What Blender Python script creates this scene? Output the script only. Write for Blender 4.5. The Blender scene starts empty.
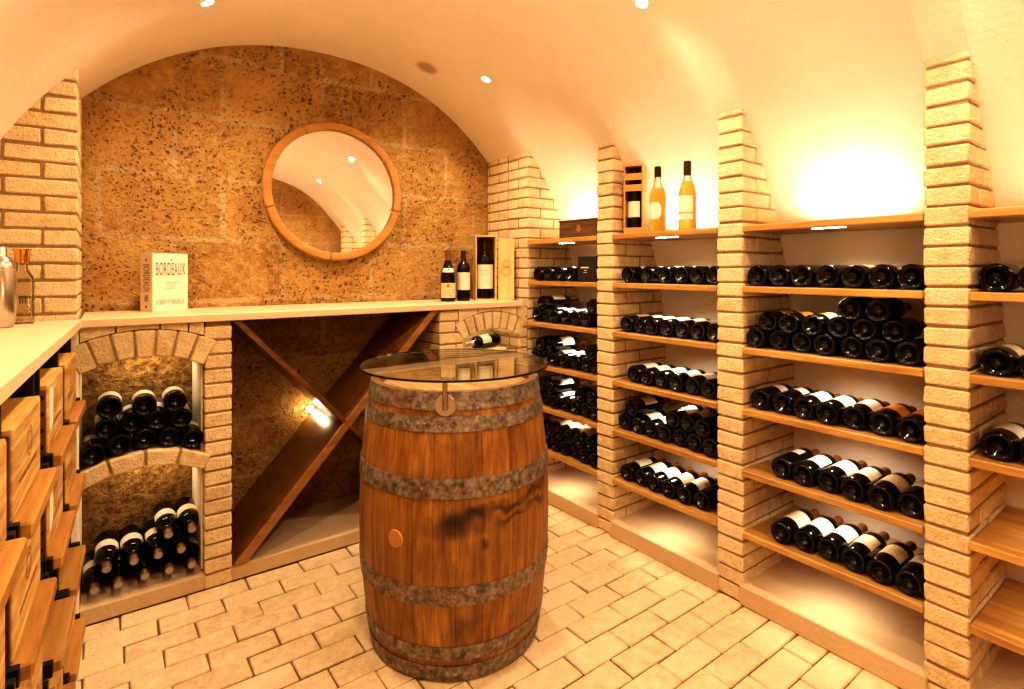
import bpy, bmesh, math, random
from mathutils import Vector, Matrix
rnd = random.Random(7)
PI = math.pi
C = bpy.context.scene.collection
H = 1.35                       # camera height
# ------------------------------------------------------------------ room numbers (metres)
XL, XR = -0.52, 2.52           # back of the side walls
XC, A, B, Z0 = 1.0, 1.52, 1.685, 0.88
FZ = -0.014                    # floor level
YB, YF = 3.10, -0.35           # end walls
PX = 2.09                      # front of the right hand pillars
PIL = [(1.947, 2.063), (1.234, 1.352), (0.503, 0.619), (-0.215, -0.100)]
BAYS = [(2.063, 2.65), (1.352, 1.947), (0.619, 1.234), (-0.100, 0.503)]
LEV = [1.532, 1.284, 1.035, 0.785, 0.535, 0.284]

def sstep(a, b, x):
    t = min(1, max(0, (x - a) / (b - a))); return t * t * (3 - 2 * t)
def nexp(x, y):
    n0 = nexp0(x, y)
    return 2.10 + (n0 - 2.10) * sstep(1.62, 2.15, x) if x > XC else n0
def nexp0(x, y):
    if x < XC: return 2.13
    if y >= 2.65: return 2.13 - 0.05 * min(1, (y - 2.65) / 0.45)
    for (a, b) in PIL:
        if a <= y <= b: return 1.90
    for i, (a, b) in enumerate(BAYS):
        if a < y < b:
            u = (y - a) / (b - a)
            base = 1.90 if i else 1.90 + 0.23 * u
            return base + (0.26 if i else 0.24) * math.sin(PI * u) ** 0.9
    return 1.90
def zceil(x, y):
    t = abs(x - XC) / A
    if t >= 1: return Z0
    n = nexp(x, y)
    return Z0 + B * (1 - t ** n) ** (1 / n)

# ------------------------------------------------------------------ materials
def new_mat(name):
    m = bpy.data.materials.new(name); m.use_nodes = True
    nt = m.node_tree; b = nt.nodes['Principled BSDF']
    return m, nt, b
def link(nt, a, b): nt.links.new(a, b)
def node(nt, t, **kw):
    n = nt.nodes.new(t)
    for k, v in kw.items():
        if k in n.inputs: n.inputs[k].default_value = v
        else: setattr(n, k, v)
    return n
def ramp(nt, fac, stops):
    r = nt.nodes.new('ShaderNodeValToRGB')
    while len(r.color_ramp.elements) < len(stops): r.color_ramp.elements.new(0.5)
    for e, (p, c) in zip(r.color_ramp.elements, stops):
        e.position = p; e.color = (*c, 1)
    link(nt, fac, r.inputs['Fac']); return r
def mixc(nt, fac, a, b, mode='MIX'):
    m = nt.nodes.new('ShaderNodeMix'); m.data_type = 'RGBA'; m.blend_type = mode
    for sock, v in ((m.inputs['Factor'], fac), (m.inputs['A'], a), (m.inputs['B'], b)):
        pass
    ia, ib = m.inputs[6], m.inputs[7]
    if hasattr(fac, 'is_linked'): link(nt, fac, m.inputs[0])
    else: m.inputs[0].default_value = fac
    for s, v in ((ia, a), (ib, b)):
        if hasattr(v, 'is_linked'): link(nt, v, s)
        else: s.default_value = (*v, 1)
    return m.outputs[2]
def coords(nt, scale=(1, 1, 1)):
    tc = nt.nodes.new('ShaderNodeTexCoord'); mp = nt.nodes.new('ShaderNodeMapping')
    mp.inputs['Scale'].default_value = scale
    link(nt, tc.outputs['Object'], mp.inputs['Vector']); return mp.outputs['Vector']
def noise(nt, vec, scale, detail=4, rough=0.55, dist=0):
    n = node(nt, 'ShaderNodeTexNoise', Scale=scale, Detail=detail, Roughness=rough, Distortion=dist)
    link(nt, vec, n.inputs['Vector']); return n.outputs['Fac']
def bump(nt, b, h, strength=0.4, dist=0.01):
    n = node(nt, 'ShaderNodeBump', Strength=strength, Distance=dist)
    link(nt, h, n.inputs['Height']); link(nt, n.outputs['Normal'], b.inputs['Normal']); return n
def simple(name, col, rough=0.5, metal=0.0, **kw):
    m, nt, b = new_mat(name)
    b.inputs['Base Color'].default_value = (*col, 1); b.inputs['Roughness'].default_value = rough
    b.inputs['Metallic'].default_value = metal
    for k, v in kw.items(): b.inputs[k].default_value = v
    v = coords(nt); n = noise(nt, v, 60, 3)
    c = mixc(nt, n, tuple(x * 0.88 for x in col), tuple(min(1, x * 1.1) for x in col))
    link(nt, c, b.inputs['Base Color'])
    return m
def plaster(name, col, bs=0.25):
    m, nt, b = new_mat(name); v = coords(nt)
    n = noise(nt, v, 3.5, 6, 0.6); n2 = noise(nt, v, 55, 4, 0.6)
    r = ramp(nt, n, [(0.3, tuple(x * 0.93 for x in col)), (0.7, col)])
    link(nt, r.outputs[0], b.inputs['Base Color']); b.inputs['Roughness'].default_value = 0.9
    ad = node(nt, 'ShaderNodeMath', operation='ADD'); link(nt, n, ad.inputs[0]); link(nt, n2, ad.inputs[1])
    bump(nt, b, ad.outputs[0], bs, 0.012); return m
def brickmat(name, dark, light, bs=0.6, spots=0.0):
    m, nt, b = new_mat(name); v = coords(nt)
    at = node(nt, 'ShaderNodeAttribute', attribute_name='tint')
    base = mixc(nt, at.outputs['Fac'], dark, light)
    n = noise(nt, v, 26, 6, 0.65); n2 = noise(nt, v, 130, 4, 0.6)
    c = mixc(nt, ramp(nt, n, [(0.35, (0, 0, 0)), (0.72, (1, 1, 1))]).outputs[0], base, tuple(min(1, x * 1.12) for x in light))
    dk = ramp(nt, n2, [(0.28, (0.62, 0.55, 0.45)), (0.42, (1, 1, 1))]).outputs[0]
    c = mixc(nt, 0.7, c, dk, 'MULTIPLY')
    if spots:
        vo = node(nt, 'ShaderNodeTexVoronoi', Scale=38.0); link(nt, v, vo.inputs['Vector'])
        sp = ramp(nt, vo.outputs['Distance'], [(0.07, (0.5, 0.4, 0.3)), (0.14, (1, 1, 1))]).outputs[0]
        c = mixc(nt, spots, c, sp, 'MULTIPLY')
    link(nt, c, b.inputs['Base Color']); b.inputs['Roughness'].default_value = 0.85
    ad = node(nt, 'ShaderNodeMath', operation='ADD'); link(nt, n, ad.inputs[0]); link(nt, n2, ad.inputs[1])
    bump(nt, b, ad.outputs[0], bs, 0.010); return m
def stonemat(name):
    m, nt, b = new_mat(name)
    tc = nt.nodes.new('ShaderNodeTexCoord'); sx = nt.nodes.new('ShaderNodeSeparateXYZ'); cx = nt.nodes.new('ShaderNodeCombineXYZ')
    v = tc.outputs['Object']; link(nt, v, sx.inputs[0]); link(nt, sx.outputs['X'], cx.inputs['X']); link(nt, sx.outputs['Z'], cx.inputs['Y'])
    dn = node(nt, 'ShaderNodeTexNoise', Scale=5.0, Detail=5.0); link(nt, v, dn.inputs['Vector'])
    va = node(nt, 'ShaderNodeVectorMath', operation='MULTIPLY_ADD'); link(nt, dn.outputs['Color'], va.inputs[0])
    va.inputs[1].default_value = (0.045, 0.045, 0); link(nt, cx.outputs[0], va.inputs[2])
    bt = node(nt, 'ShaderNodeTexBrick', Scale=1.0); link(nt, va.outputs[0], bt.inputs['Vector'])
    bt.offset = 0.42
    bt.inputs['Brick Width'].default_value = 0.50; bt.inputs['Row Height'].default_value = 0.305
    bt.inputs['Mortar Size'].default_value = 0.016; bt.inputs['Mortar Smooth'].default_value = 0.45
    bt.inputs['Color1'].default_value = (0.0, 0, 0, 1); bt.inputs['Color2'].default_value = (1, 1, 1, 1)
    n = noise(nt, v, 6, 7, 0.68); n2 = noise(nt, v, 34, 6, 0.65)
    base = mixc(nt, bt.outputs['Color'], (0.47, 0.29, 0.095), (0.68, 0.46, 0.18))
    c = mixc(nt, ramp(nt, n, [(0.36, (0, 0, 0)), (0.66, (1, 1, 1))]).outputs[0], mixc(nt, 0.75, base, (0.72, 0.6, 0.5), 'MULTIPLY'), base)
    c = mixc(nt, ramp(nt, n2, [(0.4, (0, 0, 0)), (0.68, (1, 1, 1))]).outputs[0], c, (0.62, 0.41, 0.165))
    mort = mixc(nt, n2, (0.50, 0.37, 0.19), (0.70, 0.56, 0.33))
    mf = node(nt, 'ShaderNodeMath', operation='MULTIPLY'); link(nt, bt.outputs['Fac'], mf.inputs[0])
    mr = ramp(nt, n, [(0.34, (0.25, 0.25, 0.25)), (0.55, (1, 1, 1))]); link(nt, mr.outputs[0], mf.inputs[1])
    c = mixc(nt, mf.outputs[0], c, mort)
    # pits
    vd = node(nt, 'ShaderNodeVectorMath', operation='MULTIPLY_ADD'); dn2 = node(nt, 'ShaderNodeTexNoise', Scale=30.0, Detail=4.0)
    link(nt, v, dn2.inputs['Vector']); link(nt, dn2.outputs['Color'], vd.inputs[0]); vd.inputs[1].default_value = (0.03, 0.03, 0.03); link(nt, v, vd.inputs[2])
    pits = []
    for sc, th in ((30.0, 0.19), (68.0, 0.20)):
        vo = node(nt, 'ShaderNodeTexVoronoi', Scale=sc); link(nt, vd.outputs[0], vo.inputs['Vector'])
        gate = ramp(nt, vo.outputs['Color'], [(0.50, (0, 0, 0)), (0.56, (1, 1, 1))]).outputs[0]
        p = ramp(nt, vo.outputs['Distance'], [(th * 0.8, (1, 1, 1)), (th * 1.7, (0, 0, 0))]).outputs[0]
        g = mixc(nt, 1.0, gate, p, 'MULTIPLY'); pits.append(g)
    pit = mixc(nt, 1.0, pits[0], pits[1], 'LIGHTEN')
    big = noise(nt, v, 3.2, 5, 0.6, 0.4); pit = mixc(nt, 1.0, pit, ramp(nt, big, [(0.40, (0.12, 0.12, 0.12)), (0.56, (1, 1, 1))]).outputs[0], 'MULTIPLY')
    c = mixc(nt, 0.8, c, ramp(nt, big, [(0.34, (1.0, 1.0, 1.0)), (0.66, (0.70, 0.61, 0.48))]).outputs[0], 'MULTIPLY')
    c = mixc(nt, mixc(nt, 1.0, pit, (0.8, 0.8, 0.8), 'MULTIPLY'), c, (0.12, 0.055, 0.014))
    link(nt, c, b.inputs['Base Color']); b.inputs['Roughness'].default_value = 0.9
    h = node(nt, 'ShaderNodeMath', operation='SUBTRACT'); link(nt, n2, h.inputs[0]); link(nt, pit, h.inputs[1])
    h2 = node(nt, 'ShaderNodeMath', operation='ADD'); link(nt, h.outputs[0], h2.inputs[0]); link(nt, n, h2.inputs[1])
    bump(nt, b, h2.outputs[0], 0.9, 0.024); return m
def wood(name, dark, light, axis='x', scale=1.0, rough=0.55, streak=1.0, bs=0.15, coat=0.0):
    m, nt, b = new_mat(name)
    s = {'x': (1.2, 14, 14), 'y': (14, 1.2, 14), 'z': (14, 14, 1.2)}[axis]
    v = coords(nt, tuple(k * scale for k in s))
    oi = nt.nodes.new('ShaderNodeObjectInfo')
    ad = node(nt, 'ShaderNodeVectorMath', operation='MULTIPLY_ADD'); link(nt, oi.outputs['Random'], ad.inputs[0])
    ad.inputs[1].default_value = (37, 21, 53); link(nt, v, ad.inputs[2]); v = ad.outputs[0]
    n = noise(nt, v, 2.2, 6, 0.6, 0.6); n2 = noise(nt, v, 8, 3, 0.5)
    at = node(nt, 'ShaderNodeAttribute', attribute_name='tint')
    c = ramp(nt, n, [(0.3, dark), (0.5, tuple((x + y) / 2 for x, y in zip(dark, light))), (0.72, light)]).outputs[0]
    c = mixc(nt, 0.35 * streak, c, ramp(nt, n2, [(0.3, (0.55, 0.5, 0.45)), (0.6, (1, 1, 1))]).outputs[0], 'MULTIPLY')
    tr = ramp(nt, at.outputs['Fac'], [(0, (0.78, 0.76, 0.74)), (1, (1, 1, 1))]).outputs[0]
    c = mixc(nt, 0.8, c, tr, 'MULTIPLY')
    link(nt, c, b.inputs['Base Color']); b.inputs['Roughness'].default_value = rough
    b.inputs['Coat Weight'].default_value = coat; b.inputs['Coat Roughness'].default_value = 0.25
    bump(nt, b, n, bs, 0.005); return m
def emit(name, col, s):
    m, nt, b = new_mat(name); b.inputs['Base Color'].default_value = (*col, 1)
    b.inputs['Emission Color'].default_value = (*col, 1); b.inputs['Emission Strength'].default_value = s; return m
def labelmat(name, col, ink=(0.25, 0.2, 0.16), dens=0.55):
    m, nt, b = new_mat(name)
    tc = nt.nodes.new('ShaderNodeTexCoord'); sx = nt.nodes.new('ShaderNodeSeparateXYZ'); link(nt, tc.outputs['UV'], sx.inputs[0])
    oi = nt.nodes.new('ShaderNodeObjectInfo')
    # lines of fine print: rows along v, broken up along u
    w = node(nt, 'ShaderNodeMath', operation='MULTIPLY'); link(nt, sx.outputs['Y'], w.inputs[0]); w.inputs[1].default_value = 9.0
    fr = node(nt, 'ShaderNodeMath', operation='FRACT'); link(nt, w.outputs[0], fr.inputs[0])
    row = ramp(nt, fr.outputs[0], [(0.30, (0, 0, 0)), (0.36, (1, 1, 1)), (0.62, (1, 1, 1)), (0.68, (0, 0, 0))])
    mp = node(nt, 'ShaderNodeMapping'); mp.inputs['Scale'].default_value = (26, 9, 1); link(nt, tc.outputs['UV'], mp.inputs['Vector'])
    vx = node(nt, 'ShaderNodeVectorMath', operation='MULTIPLY_ADD'); link(nt, oi.outputs['Random'], vx.inputs[0]); vx.inputs[1].default_value = (91, 57, 13); link(nt, mp.outputs[0], vx.inputs[2])
    n = noise(nt, vx.outputs[0], 1.0, 2, 0.5)
    pr = ramp(nt, n, [(dens - 0.02, (0, 0, 0)), (dens + 0.04, (1, 1, 1))])
    # margins
    mu = ramp(nt, sx.outputs['X'], [(0.14, (0, 0, 0)), (0.20, (1, 1, 1)), (0.80, (1, 1, 1)), (0.86, (0, 0, 0))])
    k = mixc(nt, 1.0, mixc(nt, 1.0, row.outputs[0], pr.outputs[0], 'MULTIPLY'), mu.outputs[0], 'MULTIPLY')
    v = coords(nt); n3 = noise(nt, v, 25, 4, 0.6)
    paper = mixc(nt, n3, tuple(x * 0.8 for x in col), tuple(min(1, x * 1.08) for x in col))
    c = mixc(nt, k, paper, ink)
    link(nt, c, b.inputs['Base Color']); b.inputs['Roughness'].default_value = 0.6; return m

M = {}
M['plaster'] = plaster('plaster', (0.90, 0.82, 0.69))
M['baywall'] = plaster('bay_plaster', (0.88, 0.80, 0.72), 0.35)
M['plinth'] = plaster('plinth_render', (0.66, 0.50, 0.32), 0.3)
M['brick'] = brickmat('cream_brick', (0.68, 0.505, 0.275), (0.85, 0.69, 0.44), 0.9)
M['mortar'] = plaster('mortar', (0.36, 0.245, 0.13), 0.8)
M['paver'] = brickmat('paver_brick', (0.69, 0.52, 0.30), (0.82, 0.665, 0.44), 0.45, 0.5)
M['groove'] = plaster('paver_joint', (0.20, 0.125, 0.06), 0.5)
M['stone'] = stonemat('tuff_stone')
M['countertop'] = wood('pale_countertop', (0.78, 0.62, 0.40), (0.86, 0.73, 0.52), 'x', 0.8, 0.5, 0.3, 0.05)
M['shelf'] = wood('oak_shelf', (0.42, 0.205, 0.05), (0.74, 0.46, 0.16), 'y', 1.0, 0.42, 1.0, 0.12, 0.15)
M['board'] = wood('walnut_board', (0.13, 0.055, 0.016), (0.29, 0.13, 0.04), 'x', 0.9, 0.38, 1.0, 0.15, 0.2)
M['litedge'] = wood('lit_board_edge', (0.30, 0.135, 0.04), (0.52, 0.27, 0.09), 'x', 0.9, 0.4, 1.0, 0.15, 0.2)  # lit copy of the board wood: room light on its front painted in
M['crate'] = wood('pine_crate', (0.50, 0.25, 0.055), (0.84, 0.57, 0.20), 'y', 0.9, 0.6, 1.0, 0.3)
M['cratefront'] = wood('pine_crate_front', (0.36, 0.15, 0.03), (0.92, 0.66, 0.27), 'y', 1.1, 0.6, 1.0, 0.35)
M['crateshade'] = wood('pine_crate_shaded_grain', (0.09, 0.034, 0.008), (0.26, 0.11, 0.028), 'z', 0.9, 0.6, 1.0, 0.2)  # end grain, with shade of the unlit crate sides darkened into it
M['rackwood'] = wood('rack_oak', (0.36, 0.165, 0.035), (0.62, 0.34, 0.10), 'y', 0.8, 0.45, 1.0, 0.15, 0.1)
M['mframe'] = wood('mirror_oak', (0.42, 0.20, 0.045), (0.58, 0.31, 0.085), 'x', 0.8, 0.45, 0.5, 0.1, 0.1)
M['gold_box'] = wood('pale_box_wood', (0.72, 0.49, 0.20), (0.84, 0.64, 0.32), 'z', 1.0, 0.55, 0.5, 0.1)
M['orange_box'] = wood('orange_box_wood', (0.55, 0.27, 0.07), (0.72, 0.40, 0.13), 'z', 1.0, 0.5, 0.6, 0.1)
M['boxin'] = simple('dark_box_inside', (0.16, 0.07, 0.02), 0.8)
M['glassdark'] = simple('dark_bottle_glass', (0.006, 0.0045, 0.003), 0.10, 0, **{'Specular IOR Level': 0.38})
M['foil_dark'] = simple('dark_foil', (0.05, 0.018, 0.012), 0.35, 0.3)
M['foil_red'] = simple('red_foil', (0.24, 0.085, 0.03), 0.4, 0.3)
M['foil_gold'] = simple('copper_foil', (0.30, 0.14, 0.045), 0.4, 0.4)
M['foil_silver'] = simple('silver_foil', (0.7, 0.66, 0.6), 0.35, 0.6)
M['cork'] = simple('capsule_end', (0.40, 0.38, 0.35), 0.5, 0.2)
M['lab_white'] = labelmat('label_white', (0.86, 0.80, 0.68))
M['lab_cream'] = labelmat('label_cream', (0.78, 0.62, 0.38))
M['lab_orange'] = labelmat('label_orange', (0.74, 0.36, 0.07), (0.3, 0.12, 0.03))
M['lab_plain'] = labelmat('label_plain', (0.86, 0.80, 0.66), dens=0.66)
M['ink'] = simple('print_ink', (0.10, 0.07, 0.06), 0.7)
M['inkbrown'] = simple('print_brown', (0.42, 0.26, 0.15), 0.7)
M['inkred'] = simple('print_red', (0.55, 0.13, 0.04), 0.7)
M['inkgold'] = simple('print_gold', (0.60, 0.34, 0.08), 0.5, 0.3)
M['burn'] = simple('burnt_brand', (0.30, 0.155, 0.05), 0.8)
M['paperwhite'] = simple('book_paper', (0.86, 0.80, 0.70), 0.6)
M['spine'] = simple('book_spine_paper', (0.70, 0.58, 0.42), 0.6)
M['black'] = simple('black_steel', (0.012, 0.011, 0.010), 0.5, 0.3)
M['blackbox'] = simple('black_card', (0.02, 0.015, 0.012), 0.5)
M['whiteprint'] = simple('white_print', (0.8, 0.75, 0.68), 0.6)
M['rope'] = simple('dark_rope', (0.09, 0.05, 0.03), 0.9)
M['nail'] = simple('nail_head', (0.03, 0.02, 0.015), 0.5, 0.5)
M['steel'] = simple('brushed_steel', (0.62, 0.56, 0.50), 0.25, 1.0)
M['brass'] = simple('brass', (0.75, 0.42, 0.10), 0.25, 1.0)
M['mirror'] = simple('mirror_silver', (0.92, 0.90, 0.87), 0.01, 1.0)
M['led'] = emit('warm_led', (1.0, 0.86, 0.62), 30.0)
M['lamp'] = emit('warm_bulb', (1.0, 0.86, 0.60), 90.0)
M['trimring'] = simple('painted_ring', (0.85, 0.78, 0.66), 0.5)
M['grille'] = simple('vent_cream', (0.74, 0.60, 0.40), 0.6)
M['venthole'] = simple('vent_shadow', (0.25, 0.16, 0.08), 0.9)
# hoop iron : rusty grey
def hoopmat():
    m, nt, b = new_mat('galvanised_hoop'); v = coords(nt); n = noise(nt, v, 42, 7, 0.75); n2 = noise(nt, v, 6, 4)
    c = ramp(nt, n, [(0.36, (0.07, 0.055, 0.045)), (0.5, (0.24, 0.20, 0.165)), (0.66, (0.46, 0.41, 0.35))]).outputs[0]
    c = mixc(nt, ramp(nt, n2, [(0.45, (0, 0, 0)), (0.75, (0.5, 0.5, 0.5))]).outputs[0], c, (0.22, 0.12, 0.055))
    link(nt, c, b.inputs['Base Color']); b.inputs['Metallic'].default_value = 0.35; b.inputs['Roughness'].default_value = 0.5
    bump(nt, b, n, 0.4, 0.004); return m
M['hoop'] = hoopmat()
def stavemat():
    m, nt, b = new_mat('barrel_oak'); v0 = coords(nt); v = coords(nt, (16, 16, 1.3))
    at = node(nt, 'ShaderNodeAttribute', attribute_name='tint')
    n = noise(nt, v, 2.0, 6, 0.6, 0.5); n2 = noise(nt, v0, 5, 5, 0.6); n3 = noise(nt, v, 9, 4, 0.6)
    c = ramp(nt, n, [(0.26, (0.20, 0.082, 0.018)), (0.5, (0.40, 0.19, 0.045)), (0.75, (0.60, 0.345, 0.105))]).outputs[0]
    c = mixc(nt, 0.6, c, ramp(nt, n3, [(0.3, (0.45, 0.4, 0.36)), (0.55, (1, 1, 1))]).outputs[0], 'MULTIPLY')
    c = mixc(nt, 0.5, c, ramp(nt, at.outputs['Fac'], [(0, (0.66, 0.6, 0.56)), (1, (1.0, 1.0, 1.0))]).outputs[0], 'MULTIPLY')
    c = mixc(nt, 0.6, c, ramp(nt, n2, [(0.36, (0.5, 0.42, 0.36)), (0.6, (1, 1, 1))]).outputs[0], 'MULTIPLY')
    # old dark wine stain running round the bilge on one side of the barrel
    sx = nt.nodes.new('ShaderNodeSeparateXYZ'); tc = nt.nodes.new('ShaderNodeTexCoord')
    vd = node(nt, 'ShaderNodeVectorMath', operation='MULTIPLY_ADD'); dn = node(nt, 'ShaderNodeTexNoise', Scale=9.0, Detail=5.0)
    link(nt, tc.outputs['Object'], dn.inputs['Vector']); link(nt, dn.outputs['Color'], vd.inputs[0]); vd.inputs[1].default_value = (0.16, 0.16, 0.16)
    link(nt, tc.outputs['Object'], vd.inputs[2])
    last = c
    for (px, py, pz, sx_, sz_, amt) in ((-0.185, -0.305, 0.535, 0.120, 0.060, 0.97), (-0.12, -0.34, 0.55, 0.08, 0.03, 0.9), (-0.01, -0.36, 0.568, 0.11, 0.022, 0.85), (0.02, -0.36, 0.525, 0.10, 0.016, 0.75), (0.13, -0.335, 0.585, 0.12, 0.022, 0.85), (0.14, -0.33, 0.545, 0.10, 0.018, 0.8), (0.2, -0.3, 0.61, 0.10, 0.02, 0.7), (-0.10, -0.345, 0.475, 0.025, 0.03, 0.85), (-0.16, -0.32, 0.19, 0.08, 0.06, 0.55)):
        mp = node(nt, 'ShaderNodeMapping', vector_type='POINT'); link(nt, vd.outputs[0], mp.inputs['Vector'])
        mp.inputs['Scale'].default_value = (1 / sx_, 1 / sx_, 1 / sz_)
        mp.inputs['Location'].default_value = (-(px + 0.08) / sx_, -(py + 0.08) / sx_, -(pz + 0.08) / sz_)
        ln = node(nt, 'ShaderNodeVectorMath', operation='LENGTH'); link(nt, mp.outputs[0], ln.inputs[0])
        f = ramp(nt, ln.outputs['Value'], [(0.25, (amt, amt, amt)), (1.15, (0, 0, 0))]).outputs[0]
        last = mixc(nt, f, last, (0.028, 0.012, 0.006))
    link(nt, last, b.inputs['Base Color']); b.inputs['Roughness'].default_value = 0.5
    b.inputs['Coat Weight'].default_value = 0.12; b.inputs['Coat Roughness'].default_value = 0.3
    bump(nt, b, n, 0.2, 0.005); return m
M['stave'] = stavemat()
def thinglass(name, col, refl=1.0):
    m, nt, b = new_mat(name); nt.nodes.remove(b); out = [n for n in nt.nodes if n.type == 'OUTPUT_MATERIAL'][0]
    tr = nt.nodes.new('ShaderNodeBsdfTransparent'); tr.inputs['Color'].default_value = (*col, 1)
    gl = nt.nodes.new('ShaderNodeBsdfGlossy'); gl.inputs['Roughness'].default_value = 0.01; gl.inputs['Color'].default_value = (1, 1, 1, 1)
    fr = node(nt, 'ShaderNodeFresnel', IOR=1.5); mu = node(nt, 'ShaderNodeMath', operation='MULTIPLY'); link(nt, fr.outputs[0], mu.inputs[0]); mu.inputs[1].default_value = refl
    mx = nt.nodes.new('ShaderNodeMixShader'); link(nt, mu.outputs[0], mx.inputs[0]); link(nt, tr.outputs[0], mx.inputs[1]); link(nt, gl.outputs[0], mx.inputs[2]); link(nt, mx.outputs[0], out.inputs['Surface'])
    return m
def glassmat(name, col, rough=0.0, ior=1.45):
    m, nt, b = new_mat(name); b.inputs['Base Color'].default_value = (*col, 1); b.inputs['Roughness'].default_value = rough
    b.inputs['Transmission Weight'].default_value = 1.0; b.inputs['IOR'].default_value = ior
    return m
M['glass'] = thinglass('clear_glass', (0.96, 0.985, 0.965), 0.8)
M['glassedge'] = simple('glass_edge', (0.008, 0.012, 0.010), 0.25)
M['bottleclear'] = thinglass('bottle_clear', (0.93, 0.90, 0.84), 0.9)
def ambermat():
    m, nt, b = new_mat('amber_spirit'); b.inputs['Base Color'].default_value = (0.95, 0.47, 0.08, 1); b.inputs['Roughness'].default_value = 0.06
    b.inputs['Transmission Weight'].default_value = 0.55; b.inputs['IOR'].default_value = 1.36; return m
M['amber'] = ambermat()

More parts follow.
